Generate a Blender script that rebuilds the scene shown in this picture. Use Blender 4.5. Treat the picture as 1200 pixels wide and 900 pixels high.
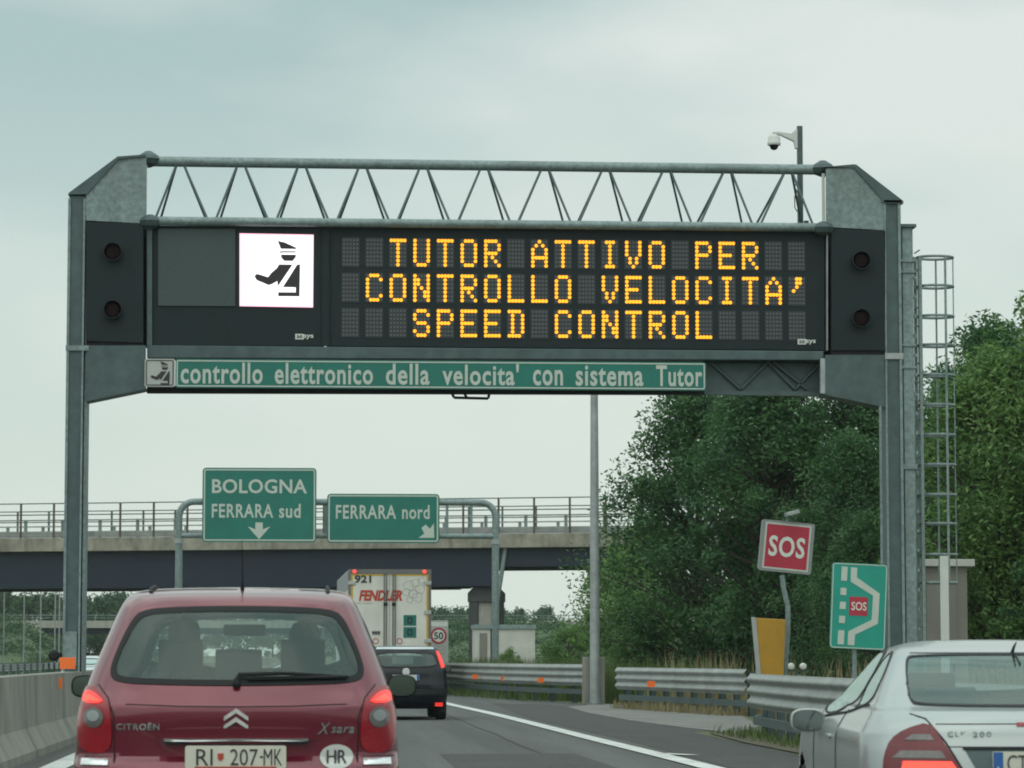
import bpy, math, random
from mathutils import Vector, Matrix, noise as mnoise
R = math.radians
SC = bpy.context.scene
for o in list(bpy.data.objects): bpy.data.objects.remove(o)
COL = SC.collection
random.seed(7)

# ------------------------------------------------------------------ camera
EYE, FPX, YAW, PITCH = 1.25, 3600.0, math.atan(245/3600), math.atan(318/3600)
cam_data = bpy.data.cameras.new('camera')
cam_data.sensor_width = 36.0
cam_data.lens = 36.0*FPX/1200.0
cam_data.clip_end = 20000
cam_data.clip_start = 0.1
cam = bpy.data.objects.new('camera', cam_data)
COL.objects.link(cam)
cam.location = (0, 0, EYE)
cam.rotation_euler = (R(90)+PITCH, 0, -YAW)
SC.camera = cam
cam_data.dof.use_dof = True
cam_data.dof.focus_distance = 50.0
cam_data.dof.aperture_fstop = 9.0

# ------------------------------------------------------------------ world (overcast)
SUN_EL, SUN_AZ = R(52), R(200)
world = bpy.data.worlds.new('World'); SC.world = world
world.use_nodes = True
nt = world.node_tree; nt.nodes.clear()
def N(t, **kw):
    n = nt.nodes.new(t)
    for k, v in kw.items(): setattr(n, k, v)
    return n
L = nt.links.new
sky = N('ShaderNodeTexSky', sky_type='NISHITA'); sky.sun_disc = False
sky.sun_elevation = SUN_EL; sky.sun_rotation = SUN_AZ; sky.dust_density = 4
bg1 = N('ShaderNodeBackground'); bg1.inputs['Strength'].default_value = 0.012
L(sky.outputs[0], bg1.inputs[0])
tc = N('ShaderNodeTexCoord'); sep = N('ShaderNodeSeparateXYZ'); L(tc.outputs['Generated'], sep.inputs[0])
mp = N('ShaderNodeMapping'); mp.inputs['Scale'].default_value = (5.2, 5.2, 13.5); mp.inputs['Location'].default_value = (-1.75, -3.63, 0.1)
L(tc.outputs['Generated'], mp.inputs[0])
nz = N('ShaderNodeTexNoise'); nz.inputs['Scale'].default_value = 0.8; nz.inputs['Detail'].default_value = 6; nz.inputs['Roughness'].default_value = 0.44
L(mp.outputs[0], nz.inputs['Vector'])
rmp = N('ShaderNodeValToRGB'); rmp.color_ramp.elements[0].position = 0.385; rmp.color_ramp.elements[1].position = 0.60
rmp.color_ramp.elements[0].color = (0.395, 0.535, 0.52, 1); rmp.color_ramp.elements[1].color = (0.70, 0.755, 0.715, 1)
L(nz.outputs[0], rmp.inputs[0])
hr = N('ShaderNodeMapRange'); hr.inputs['From Min'].default_value = 0.03; hr.inputs['From Max'].default_value = 0.19
L(sep.outputs[2], hr.inputs[0])
mx = N('ShaderNodeMix', data_type='RGBA')
mx.inputs['A'].default_value = (0.685, 0.765, 0.70, 1); L(rmp.outputs[0], mx.inputs['B']); L(hr.outputs[0], mx.inputs['Factor'])
zr = N('ShaderNodeMapRange'); zr.inputs['From Min'].default_value = 0.26; zr.inputs['From Max'].default_value = 0.8
zr.inputs['To Min'].default_value = 1.0; zr.inputs['To Max'].default_value = 1.9
L(sep.outputs[2], zr.inputs[0])
bg2 = N('ShaderNodeBackground'); L(mx.outputs['Result'], bg2.inputs[0]); L(zr.outputs[0], bg2.inputs[1])
ad = N('ShaderNodeAddShader'); L(bg1.outputs[0], ad.inputs[0]); L(bg2.outputs[0], ad.inputs[1])
wo = N('ShaderNodeOutputWorld'); L(ad.outputs[0], wo.inputs[0])

# ------------------------------------------------------------------ sun through the cloud
sl = bpy.data.lights.new('sun', 'SUN'); sl.energy = 0.7; sl.angle = R(110); sl.color = (1.0, 0.99, 0.93)
so = bpy.data.objects.new('sun', sl); COL.objects.link(so)
sdir = Vector((math.sin(SUN_AZ)*math.cos(SUN_EL), math.cos(SUN_AZ)*math.cos(SUN_EL), math.sin(SUN_EL)))
so.rotation_euler = (-sdir).to_track_quat('-Z', 'Y').to_euler(); so.location = sdir*200

SC.view_settings.view_transform = 'Standard'; SC.view_settings.look = 'None'
SC.view_settings.exposure = 0.0; SC.view_settings.gamma = 1.0; SC.view_settings.use_curve_mapping = False
SC.cycles.use_denoising = True
SC.cycles.max_bounces = 8; SC.cycles.transparent_max_bounces = 16; SC.cycles.volume_bounces = 1
SC.cycles.sample_clamp_indirect = 4
SC.cycles.filter_width = 1.9

# ------------------------------------------------------------------ geometry of the view, to survey real positions
FWD = Vector((math.sin(YAW)*math.cos(PITCH), math.cos(YAW)*math.cos(PITCH), math.sin(PITCH)))
RGT = Vector((math.cos(YAW), -math.sin(YAW), 0)); UPV = RGT.cross(FWD)
def ray(u, v): return FWD + RGT*((u-600)/FPX) + UPV*((450-v)/FPX)
def P(u, v, Y):
    r = ray(u, v); t = Y/r.y
    return Vector((r.x*t, Y, EYE+r.z*t))
def G(u, v, z=0.0):
    r = ray(u, v); t = (z-EYE)/r.z
    return Vector((r.x*t, r.y*t, z))

# ------------------------------------------------------------------ materials
def S(r, g, b, k=1.0):
    f = lambda c: (c/255/12.92 if c <= 10 else ((c/255+0.055)/1.055)**2.4)*k
    return (f(r), f(g), f(b), 1)
def mat(name, col, rough=0.6, metal=0.0, var=0.12, scale=6.0, bump=0.0, bscale=60.0, coat=0.0, streak=0.0, streak_col=None, stretch=(1,1,1), spec=0.5):
    m = bpy.data.materials.new(name); m.use_nodes = True
    t = m.node_tree; b = t.nodes['Principled BSDF']; ln = t.links.new
    b.inputs['Roughness'].default_value = rough; b.inputs['Metallic'].default_value = metal
    b.inputs['Coat Weight'].default_value = coat; b.inputs['Coat Roughness'].default_value = 0.06
    b.inputs['Specular IOR Level'].default_value = spec
    c = col if len(col) == 4 else (*col, 1)
    co = t.nodes.new('ShaderNodeTexCoord')
    last = None
    if var > 0:
        mpn = t.nodes.new('ShaderNodeMapping'); mpn.inputs['Scale'].default_value = stretch
        ln(co.outputs['Object'], mpn.inputs[0])
        n = t.nodes.new('ShaderNodeTexNoise'); n.inputs['Scale'].default_value = scale; n.inputs['Detail'].default_value = 6; n.inputs['Roughness'].default_value = 0.65
        ln(mpn.outputs[0], n.inputs['Vector'])
        mr = t.nodes.new('ShaderNodeMapRange'); mr.inputs['From Min'].default_value = 0.3; mr.inputs['From Max'].default_value = 0.7
        mr.inputs['To Min'].default_value = 1-var; mr.inputs['To Max'].default_value = 1+var
        ln(n.outputs[0], mr.inputs[0])
        vm = t.nodes.new('ShaderNodeVectorMath'); vm.operation = 'SCALE'
        vm.inputs[0].default_value = c[:3]; ln(mr.outputs[0], vm.inputs['Scale'])
        last = vm.outputs[0]
        rr = t.nodes.new('ShaderNodeMapRange'); rr.inputs['To Min'].default_value = max(0, rough-0.08); rr.inputs['To Max'].default_value = min(1, rough+0.08)
        ln(n.outputs[0], rr.inputs[0]); ln(rr.outputs[0], b.inputs['Roughness'])
    if streak > 0:
        m2 = t.nodes.new('ShaderNodeMapping'); m2.inputs['Scale'].default_value = (1.5, 1.5, 0.38)
        ln(co.outputs['Object'], m2.inputs[0])
        n2 = t.nodes.new('ShaderNodeTexNoise'); n2.inputs['Scale'].default_value = 1.6; n2.inputs['Detail'].default_value = 5
        ln(m2.outputs[0], n2.inputs['Vector'])
        r2 = t.nodes.new('ShaderNodeMapRange'); r2.inputs['From Min'].default_value = 0.44; r2.inputs['From Max'].default_value = 0.74; r2.inputs['To Max'].default_value = streak
        ln(n2.outputs[0], r2.inputs[0])
        mm = t.nodes.new('ShaderNodeMix'); mm.data_type = 'RGBA'
        ln(r2.outputs[0], mm.inputs['Factor'])
        if last: ln(last, mm.inputs['A'])
        else: mm.inputs['A'].default_value = c
        mm.inputs['B'].default_value = streak_col or (c[0]*.35, c[1]*.35, c[2]*.35, 1)
        last = mm.outputs['Result']
    if last: ln(last, b.inputs['Base Color'])
    else: b.inputs['Base Color'].default_value = c
    if bump > 0:
        n3 = t.nodes.new('ShaderNodeTexNoise'); n3.inputs['Scale'].default_value = bscale; n3.inputs['Detail'].default_value = 4
        ln(co.outputs['Object'], n3.inputs['Vector'])
        bp = t.nodes.new('ShaderNodeBump'); bp.inputs['Strength'].default_value = bump; bp.inputs['Distance'].default_value = 0.02
        ln(n3.outputs[0], bp.inputs['Height']); ln(bp.outputs[0], b.inputs['Normal'])
    return m
def grain(m, scale=35, amt=.35):
    t = m.node_tree; b = t.nodes['Principled BSDF']; l0 = b.inputs['Base Color'].links[0].from_socket
    co = t.nodes.new('ShaderNodeTexCoord'); n = t.nodes.new('ShaderNodeTexNoise'); n.inputs['Scale'].default_value = scale; n.inputs['Detail'].default_value = 3
    t.links.new(co.outputs['Object'], n.inputs['Vector'])
    mr = t.nodes.new('ShaderNodeMapRange'); mr.inputs['From Min'].default_value = .3; mr.inputs['From Max'].default_value = .7; mr.inputs['To Min'].default_value = 1-amt; mr.inputs['To Max'].default_value = 1+amt
    t.links.new(n.outputs[0], mr.inputs[0])
    v = t.nodes.new('ShaderNodeVectorMath'); v.operation = 'SCALE'
    t.links.new(l0, v.inputs[0]); t.links.new(mr.outputs[0], v.inputs['Scale']); t.links.new(v.outputs[0], b.inputs['Base Color'])
    return m
def tracks(m, pitch=1.83, amt=.10):
    t = m.node_tree; b = t.nodes['Principled BSDF']; l0 = b.inputs['Base Color'].links[0].from_socket
    co = t.nodes.new('ShaderNodeTexCoord'); sp = t.nodes.new('ShaderNodeSeparateXYZ'); t.links.new(co.outputs['Object'], sp.inputs[0])
    a = t.nodes.new('ShaderNodeMath'); a.operation = 'MULTIPLY'; a.inputs[1].default_value = 2*math.pi/pitch; t.links.new(sp.outputs[0], a.inputs[0])
    c = t.nodes.new('ShaderNodeMath'); c.operation = 'COSINE'; t.links.new(a.outputs[0], c.inputs[0])
    d = t.nodes.new('ShaderNodeMath'); d.operation = 'MULTIPLY_ADD'; d.inputs[1].default_value = amt; d.inputs[2].default_value = 1.0; t.links.new(c.outputs[0], d.inputs[0])
    v = t.nodes.new('ShaderNodeVectorMath'); v.operation = 'SCALE'
    t.links.new(l0, v.inputs[0]); t.links.new(d.outputs[0], v.inputs['Scale']); t.links.new(v.outputs[0], b.inputs['Base Color'])
    return m
def emis(name, col, strength, base=None, rough=0.35):
    m = bpy.data.materials.new(name); m.use_nodes = True
    b = m.node_tree.nodes['Principled BSDF']
    b.inputs['Base Color'].default_value = base or col
    b.inputs['Emission Color'].default_value = col; b.inputs['Emission Strength'].default_value = strength
    b.inputs['Roughness'].default_value = rough
    return m
def glass(name, tint, rough=0.02, ior=1.58, refl=1.0, dust=0.045):
    m = bpy.data.materials.new(name); m.use_nodes = True
    t = m.node_tree; t.nodes.clear(); ln = t.links.new
    tr = t.nodes.new('ShaderNodeBsdfTransparent'); tr.inputs[0].default_value = (*tint, 1)
    gl = t.nodes.new('ShaderNodeBsdfGlossy'); gl.inputs['Roughness'].default_value = rough; gl.inputs[0].default_value = (refl*.82, refl, refl*.96, 1)
    fr = t.nodes.new('ShaderNodeFresnel')
    ge = t.nodes.new('ShaderNodeNewGeometry'); k1 = t.nodes.new('ShaderNodeMath'); k1.operation = 'MULTIPLY_ADD'; k1.inputs[1].default_value = -2; k1.inputs[2].default_value = 1
    k2 = t.nodes.new('ShaderNodeMath'); k2.operation = 'POWER'; k2.inputs[0].default_value = ior
    ln(ge.outputs['Backfacing'], k1.inputs[0]); ln(k1.outputs[0], k2.inputs[1]); ln(k2.outputs[0], fr.inputs[0])   # the same reflection from both sides of the pane
    df = t.nodes.new('ShaderNodeBsdfDiffuse'); df.inputs[0].default_value = (.36, .46, .44, 1)
    m0 = t.nodes.new('ShaderNodeMixShader'); m0.inputs[0].default_value = dust; ln(tr.outputs[0], m0.inputs[1]); ln(df.outputs[0], m0.inputs[2])
    m1 = t.nodes.new('ShaderNodeMixShader'); ln(fr.outputs[0], m1.inputs[0]); ln(m0.outputs[0], m1.inputs[1]); ln(gl.outputs[0], m1.inputs[2])
    o = t.nodes.new('ShaderNodeOutputMaterial'); ln(m1.outputs[0], o.inputs[0])
    return m
def leafmat(name, c1, c2):
    m = bpy.data.materials.new(name); m.use_nodes = True
    t = m.node_tree; ln = t.links.new; b = t.nodes['Principled BSDF']
    ge = t.nodes.new('ShaderNodeNewGeometry'); mx = t.nodes.new('ShaderNodeMix'); mx.data_type = 'RGBA'
    mx.inputs['A'].default_value = (*c1, 1); mx.inputs['B'].default_value = (*c2, 1)
    co = t.nodes.new('ShaderNodeTexCoord'); n = t.nodes.new('ShaderNodeTexNoise'); n.inputs['Scale'].default_value = 0.9; n.inputs['Detail'].default_value = 2
    ln(co.outputs['Object'], n.inputs['Vector'])
    ma = t.nodes.new('ShaderNodeMath'); ma.operation = 'MULTIPLY_ADD'; ma.inputs[1].default_value = 0.5
    mr = t.nodes.new('ShaderNodeMapRange'); mr.inputs['From Min'].default_value = .35; mr.inputs['From Max'].default_value = .7; mr.inputs['To Max'].default_value = .6
    ln(n.outputs[0], mr.inputs[0])
    ln(ge.outputs['Random Per Island'], ma.inputs[0]); ln(mr.outputs[0], ma.inputs[2])
    ln(ma.outputs[0], mx.inputs['Factor'])
    ln(mx.outputs['Result'], b.inputs['Base Color']); b.inputs['Roughness'].default_value = 0.55
    b.inputs['Specular IOR Level'].default_value = 0.3
    tl = t.nodes.new('ShaderNodeBsdfTranslucent'); ln(mx.outputs['Result'], tl.inputs[0])
    ms = t.nodes.new('ShaderNodeMixShader'); ms.inputs[0].default_value = 0.3
    ln(b.outputs[0], ms.inputs[1]); ln(tl.outputs[0], ms.inputs[2])
    ln(ms.outputs[0], t.nodes['Material Output'].inputs[0])
    return m

M = {}
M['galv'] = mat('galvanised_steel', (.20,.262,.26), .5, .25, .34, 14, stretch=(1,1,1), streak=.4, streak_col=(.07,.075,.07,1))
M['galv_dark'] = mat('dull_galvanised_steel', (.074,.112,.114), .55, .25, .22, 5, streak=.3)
M['galv_light'] = mat('bright_galvanised_steel', (.34,.37,.37), .45, .35, .2, 4, streak=.25)
M['rail'] = mat('weathered_guardrail_zinc', (.30,.325,.315), .5, .3, .2, 2.5, streak=.3, streak_col=(.16,.15,.13,1))
M['rust'] = mat('rusty_brown_steel', (.10,.075,.06), .7, .2, .3, 5)
M['board'] = mat('matt_black_board', (.015,.024,.027), .65, 0, .2, 3, spec=.25)
M['board_grey'] = mat('dark_grey_display_matrix', (.038,.062,.063), .5, 0, .15, 25)
M['led_off'] = mat('unlit_led_grey', (.105,.115,.115), .4, 0, .1, 5)
M['led_on'] = emis('amber_led', (1.0, .40, .012, 1), 1.15)
M['pict'] = emis('white_led_matrix', (1.0, .93, .95, 1), 1.1)
_t = M['pict'].node_tree; _n = _t.nodes.new('ShaderNodeTexVoronoi'); _n.inputs['Scale'].default_value = 24; _n.inputs['Randomness'].default_value = 0
_c = _t.nodes.new('ShaderNodeTexCoord'); _r = _t.nodes.new('ShaderNodeMapRange'); _r.inputs['From Max'].default_value = .7; _r.inputs['To Min'].default_value = 1.25; _r.inputs['To Max'].default_value = .72
_t.links.new(_c.outputs['Object'], _n.inputs['Vector']); _t.links.new(_n.outputs['Distance'], _r.inputs[0]); _t.links.new(_r.outputs[0], _t.nodes['Principled BSDF'].inputs['Emission Strength'])
M['pict_edge'] = emis('pink_led_edge', (.95, .5, .62, 1), 1.0)
M['pict_dark'] = mat('dark_pictogram', (.03,.025,.032), .6, 0, .2, 20)
M['green'] = mat('green_sign_film', (.002,.15,.115), .4, 0, .12, 1.2, streak=.35, streak_col=(.012,.11,.085,1))
M['green_light'] = mat('bright_green_sign_film', (.006,.28,.215), .4, 0, .08, 2)
M['sign_white'] = mat('off_white_sign_film', (.62,.66,.61), .45, 0, .06, 3)
M['sign_letter'] = mat('grey_reflective_lettering', (.47,.52,.47), .45, 0, .06, 6)
M['sign_grey'] = mat('pale_grey_sign_plate', (.40,.42,.40), .5, 0, .08, 3)
M['sign_back'] = mat('grey_sign_edge', (.25,.27,.265), .5, .3, .1, 4)
M['sos_red'] = mat('faded_red_sign_film', (.40,.022,.05), .45, 0, .08, 4)
M['ochre'] = mat('ochre_column_paint', (.44,.24,.02), .5, 0, .12, 3, streak=.15)
M['orange'] = emis('orange_reflector', (.95,.20,.03,1), .06, (.80,.15,.02,1))  # reflectors given a faint glow of their own, though no lamps
M['asphalt'] = mat('asphalt', (.080,.086,.082), .85, 0, .30, 1.5, .5, 70, stretch=(1,.035,1))
M['asphalt_dark'] = mat('old_dark_asphalt', (.05,.052,.052), .9, 0, .25, .8, .35, 80)
grain(M['asphalt'], 14, .25); tracks(M['asphalt']); grain(M['asphalt_dark'], 9, .3)
M['concrete_floor'] = mat('pale_worn_pavement', (.17,.17,.16), .9, 0, .3, 1.1, .4, 60)
M['paint'] = grain(mat('worn_white_road_paint', (.54,.56,.54), .7, 0, .2, 1.2, streak=0), 12, .18)
M['concrete'] = mat('stained_concrete', (.235,.232,.205), .9, 0, .16, .9, .25, 30, streak=.6, streak_col=(.085,.085,.075,1))
M['concrete_clean'] = mat('pale_concrete', (.33,.33,.295), .9, 0, .14, 1.5, .2, 25, streak=.35)
M['bridge_kerb'] = mat('weathered_bridge_concrete', (.27,.26,.215), .9, 0, .35, .9, .2, 10, streak=.85, streak_col=(.12,.10,.075,1))
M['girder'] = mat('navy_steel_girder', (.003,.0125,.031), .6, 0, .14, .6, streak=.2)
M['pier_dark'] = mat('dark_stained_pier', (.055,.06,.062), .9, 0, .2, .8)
M['grass_ground'] = mat('grassy_soil', (.075,.095,.038), .95, 0, .4, .5, .4, 15)
M['slope'] = mat('green_slope', (.065,.105,.045), .95, 0, .45, .16, .6, 2)
M['verge'] = mat('dry_earth_verge', (.10,.09,.06), .95, 0, .35, 1.2, .5, 20)
M['grass'] = leafmat('green_grass_blades', (.05,.10,.025), (.16,.21,.075))
M['drygrass'] = leafmat('dry_grass_blades', (.20,.17,.09), (.36,.31,.18))
M['leaf_dark'] = leafmat('dark_green_leaves', (.016,.056,.030), (.10,.215,.072))
M['leaf_mid'] = leafmat('mid_green_leaves', (.05,.12,.04), (.19,.32,.09))
M['leaf_far'] = leafmat('distant_leaves', (.035,.08,.04), (.08,.145,.07))
M['bark'] = mat('bark', (.06,.05,.04), .9, 0, .3, 8)
M['red'] = mat('dark_red_car_paint', (.150,.011,.026), .24, .3, .03, 2, coat=.9)
M['silver'] = mat('silver_car_paint', (.37,.405,.40), .32, .5, .03, 2, coat=.5)
M['black'] = mat('black_car_paint', (.004,.006,.011), .25, .0, .03, 2, coat=.08, spec=.3)
M['pale_blue'] = mat('pale_silver_paint_and_sheen', (.5,.56,.58), .3, .3, .03, 2, coat=.7)
M['trim'] = mat('black_plastic_trim', (.012,.014,.015), .55, 0, .15, 10, spec=.25)
M['gap'] = mat('dark_gap_and_shade', (.006,.006,.007), .8, 0, .1, 10)
M['chrome'] = mat('chrome', (.68,.70,.70), .14, 1.0, .05, 10)
M['rubber'] = mat('tyre_rubber', (.012,.012,.013), .85, 0, .2, 10)
M['rim'] = mat('alloy_rim', (.35,.36,.37), .35, .8, .08, 6)
M['tail_on'] = emis('lit_red_lens', (1.0, .05, .035, 1), .75, (.6,.02,.02,1), .2)
M['tail_hot'] = emis('lit_brake_lamp', (1.0, .09, .055, 1), 1.25, (.6,.03,.02,1), .2)
M['tail_off'] = mat('red_lens', (.26,.005,.014), .25, 0, .1, 20, coat=.35)
M['lens_maroon'] = mat('maroon_lens', (.13,.007,.013), .3, 0, .12, 20, coat=.25)
M['tail_clear'] = mat('clear_grey_lens', (.13,.12,.115), .2, .25, .2, 30, coat=.8)
M['plate'] = mat('number_plate_white', (.60,.59,.50), .45, 0, .05, 8)
M['ink'] = mat('black_ink', (.02,.022,.025), .5, 0, .1, 10)
M['red_ink'] = mat('red_ink', (.42,.06,.04), .5, 0, .1, 10)
M['blue'] = mat('blue_plate_band', (.02,.11,.34), .45, 0, .06, 8)
M['glass_rear'] = glass('tinted_rear_glass', (.80,.88,.85))
M['glass_side'] = glass('dark_side_glass', (.28,.33,.33), dust=.03)
M['glass_dark'] = glass('dark_tinted_glass', (.55,.66,.66))
M['fabric'] = mat('dark_seat_fabric', (.018,.021,.023), .9, 0, .2, 30)
M['interior'] = mat('interior_plastic', (.035,.037,.038), .7, 0, .2, 12)
M['skin'] = mat('skin', (.38,.22,.16), .55, 0, .08, 12)
M['hair'] = mat('dark_hair', (.025,.018,.013), .7, 0, .2, 40)
M['shirt'] = mat('dark_shirt', (.05,.055,.07), .85, 0, .15, 20)
M['truck_white'] = mat('dirty_white_trailer_panel', (.66,.66,.60), .5, 0, .1, 1.1, streak=.3, streak_col=(.28,.27,.24,1))
M['truck_frame'] = mat('grey_trailer_frame', (.16,.16,.155), .5, .2, .15, 3)
M['truck_side'] = mat('grey_trailer_side', (.28,.30,.32), .5, 0, .1, 1)
M['yellow'] = mat('yellow_reflective_tape', (.55,.36,.03), .5, 0, .12, 6)
M['letter_red'] = mat('faded_red_lettering', (.45,.055,.03), .5, 0, .1, 6)
M['faint'] = mat('faint_grey_print', (.33,.33,.31), .6, 0, .2, 6)
M['cabin'] = mat('beige_prefab_wall', (.50,.50,.46), .85, 0, .1, 1.5, .15, 20, streak=.25)
M['cabin_dark'] = mat('grey_brown_prefab_wall', (.20,.195,.17), .85, 0, .1, 1.5, .15, 20, streak=.3)
M['cam_white'] = mat('camera_housing_white', (.55,.57,.54), .4, 0, .06, 5)
M['lens_dark'] = mat('dark_signal_lens', (.016,.008,.009), .7, 0, .1, 10, spec=.1)
M['lamp_white'] = mat('white_lamp_housing', (.62,.62,.58), .4, 0, .05, 5)

# ------------------------------------------------------------------ mesh building
class MB:
    def __init__(s): s.v = []; s.f = []
    def add(s, vs, fs):
        o = len(s.v); s.v += [tuple(v) for v in vs]; s.f += [tuple(i+o for i in f) for f in fs]; return s
    def box(s, x0, x1, y0, y1, z0, z1, mtx=None):
        vs = [Vector((x, y, z)) for z in (z0, z1) for y in (y0, y1) for x in (x0, x1)]
        if mtx: vs = [mtx @ v for v in vs]
        return s.add(vs, [(0,2,3,1),(4,5,7,6),(0,1,5,4),(2,6,7,3),(0,4,6,2),(1,3,7,5)])
    def prism(s, poly, y0, y1):          # poly in (x, z), extruded along y
        n = len(poly)
        a = sum(poly[i][0]*poly[(i+1)%n][1]-poly[(i+1)%n][0]*poly[i][1] for i in range(n))
        if a < 0: poly = poly[::-1]
        vs = [(x, y0, z) for x, z in poly]+[(x, y1, z) for x, z in poly]
        return s.add(vs, [tuple(range(n)), tuple(range(2*n-1, n-1, -1))]+[(i, i+n, (i+1)%n+n, (i+1)%n) for i in range(n)])
    def sheet(s, poly, z0, z1):          # poly in (x, y), extruded along z
        n = len(poly)
        a = sum(poly[i][0]*poly[(i+1)%n][1]-poly[(i+1)%n][0]*poly[i][1] for i in range(n))
        if a < 0: poly = poly[::-1]
        vs = [(x, y, z0) for x, y in poly]+[(x, y, z1) for x, y in poly]
        return s.add(vs, [tuple(range(n-1, -1, -1)), tuple(range(n, 2*n))]+[(i, (i+1)%n, (i+1)%n+n, i+n) for i in range(n)])
    def tube(s, pts, r, n=10, closed=False):
        pts = [Vector(p) for p in pts]; m = len(pts); rs = r if isinstance(r, (list, tuple)) else [r]*m
        vs, fs = [], []; ref = None
        for i, p in enumerate(pts):
            a = pts[(i-1) % m] if (closed or i > 0) else p
            b = pts[(i+1) % m] if (closed or i < m-1) else p
            d = (b-a).normalized()
            if ref is None:
                ref = Vector((0, 0, 1)) if abs(d.z) < 0.9 else Vector((1, 0, 0))
            e1 = (ref-d*ref.dot(d)).normalized(); e2 = d.cross(e1); ref = e1
            for k in range(n):
                t = 2*math.pi*k/n
                vs.append(p+(e1*math.cos(t)+e2*math.sin(t))*rs[i])
        seg = m if closed else m-1
        for i in range(seg):
            j = (i+1) % m
            for k in range(n):
                fs.append((i*n+k, i*n+(k+1) % n, j*n+(k+1) % n, j*n+k))
        if not closed: fs += [tuple(range(n-1, -1, -1)), tuple(range((m-1)*n, m*n))]
        return s.add(vs, fs)
    def lathe(s, prof, c=(0,0,0), axis='z', n=24):   # prof: (radius, height)
        c = Vector(c); vs, fs = [], []
        for r, h in prof:
            for k in range(n):
                t = 2*math.pi*k/n; a, b = r*math.cos(t), r*math.sin(t)
                vs.append(c+(Vector((a, b, h)) if axis == 'z' else Vector((a, h, b)) if axis == 'y' else Vector((h, a, b))))
        m = len(prof)
        for i in range(m-1):
            for k in range(n): fs.append((i*n+k, i*n+(k+1) % n, (i+1)*n+(k+1) % n, (i+1)*n+k))
        fs += [tuple(range(n-1, -1, -1)), tuple(range((m-1)*n, m*n))]
        return s.add(vs, fs)
    def sweep(s, prof, path):            # closed profile (offset to the left of travel, z) along an XY path
        m, n = len(path), len(prof); vs, fs = [], []
        for i, p in enumerate(path):
            a = Vector(path[max(0, i-1)][:2]); b = Vector(path[min(m-1, i+1)][:2]); d = (b-a).normalized(); nn = Vector((-d.y, d.x))
            z0 = p[2] if len(p) > 2 else 0
            for o, z in prof: vs.append((p[0]+nn.x*o, p[1]+nn.y*o, z+z0))
        for i in range(m-1):
            for k in range(n): fs.append((i*n+k, (i+1)*n+k, (i+1)*n+(k+1) % n, i*n+(k+1) % n))
        fs += [tuple(range(n)), tuple(range(m*n-1, (m-1)*n-1, -1))]
        return s.add(vs, fs)
def root_of(o):
    off = Vector((0, 0, 0))
    while o is not None: off += o.location; o = o.parent
    return off
def link(name, me, parent=None, loc=None):
    o = bpy.data.objects.new(name, me); COL.objects.link(o)
    if parent is not None: o.parent = parent
    if loc is not None: o.location = loc
    return o
import bmesh
def obj(name, mb, m, parent=None, loc=None, world=False, smooth=False, bevel=0.0, fixn=True):
    vs = mb.v
    if world:
        off = root_of(parent) if parent is not None else Vector(loc or (0, 0, 0))
        vs = [(x-off.x, y-off.y, z-off.z) for x, y, z in vs]
    me = bpy.data.meshes.new(name); me.from_pydata(vs, [], mb.f)
    if fixn:
        bm = bmesh.new(); bm.from_mesh(me); bmesh.ops.recalc_face_normals(bm, faces=bm.faces); bm.to_mesh(me); bm.free()
    me.materials.append(m)
    if smooth: me.polygons.foreach_set('use_smooth', [True]*len(me.polygons)); me.set_sharp_from_angle(angle=R(38))
    o = link(name, me, parent, loc)
    if bevel > 0:
        b = o.modifiers.new('bevel', 'BEVEL'); b.width = bevel; b.segments = 2; b.limit_method = 'ANGLE'
    return o
def tag(o, label=None, cat=None, group=None, kind=None):
    if label: o['label'] = label
    if cat: o['category'] = cat
    if group: o['group'] = group
    if kind: o['kind'] = kind
    return o
def thing(name, label, cat, loc=(0,0,0), rot=(0,0,0), group=None):
    o = bpy.data.objects.new(name, None); COL.objects.link(o); o.empty_display_size = 0.3
    o.location = loc; o.rotation_euler = rot
    return tag(o, label, cat, group)
def structure(name, mb, m, smooth=False): return tag(obj(name, mb, m, smooth=smooth), kind='structure')
def copy_tree(o, parent=None):
    c = o.copy(); COL.objects.link(c)
    if parent is not None: c.parent = parent
    for ch in [x for x in bpy.data.objects if x.parent == o]: copy_tree(ch, c)
    return c

def text_mb(s, w=None, h=None, bold=0.0, shear=0.0, depth=0.004, center=True, spacing=1.0, word=1.0, res=3):
    """lettering standing in the XZ plane, facing -y; its own bounding box scaled to w x h, origin at the box centre"""
    cu = bpy.data.curves.new('lettering', 'FONT'); cu.body = s; cu.size = 1.0; cu.offset = bold; cu.shear = shear
    cu.extrude = 0.5; cu.resolution_u = res; cu.space_character = spacing; cu.space_word = word
    ob = bpy.data.objects.new('lettering', cu); COL.objects.link(ob)
    dg = bpy.context.evaluated_depsgraph_get()
    me = bpy.data.meshes.new_from_object(ob.evaluated_get(dg))
    vs = [v.co.copy() for v in me.vertices]; fs = [tuple(p.vertices) for p in me.polygons]
    bpy.data.objects.remove(ob); bpy.data.curves.remove(cu); bpy.data.meshes.remove(me)
    x0, x1 = min(v.x for v in vs), max(v.x for v in vs); y0, y1 = min(v.y for v in vs), max(v.y for v in vs)
    sx = (w/(x1-x0)) if w else None; sy = (h/(y1-y0)) if h else None
    sx = sx or sy; sy = sy or sx
    mb = MB()
    mb.add([((v.x-(x0+x1)/2)*sx, -v.z*depth, (v.y-(y0+y1)/2)*sy) for v in vs], [f for f in fs])
    return mb
def shift(mb, d, rot=None):
    d = Vector(d); out = MB()
    out.v = [tuple((rot @ Vector(v) if rot else Vector(v))+d) for v in mb.v]; out.f = list(mb.f); return out
def merge(*mbs):
    out = MB()
    for m in mbs: out.add(m.v, m.f)
    return out
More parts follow.
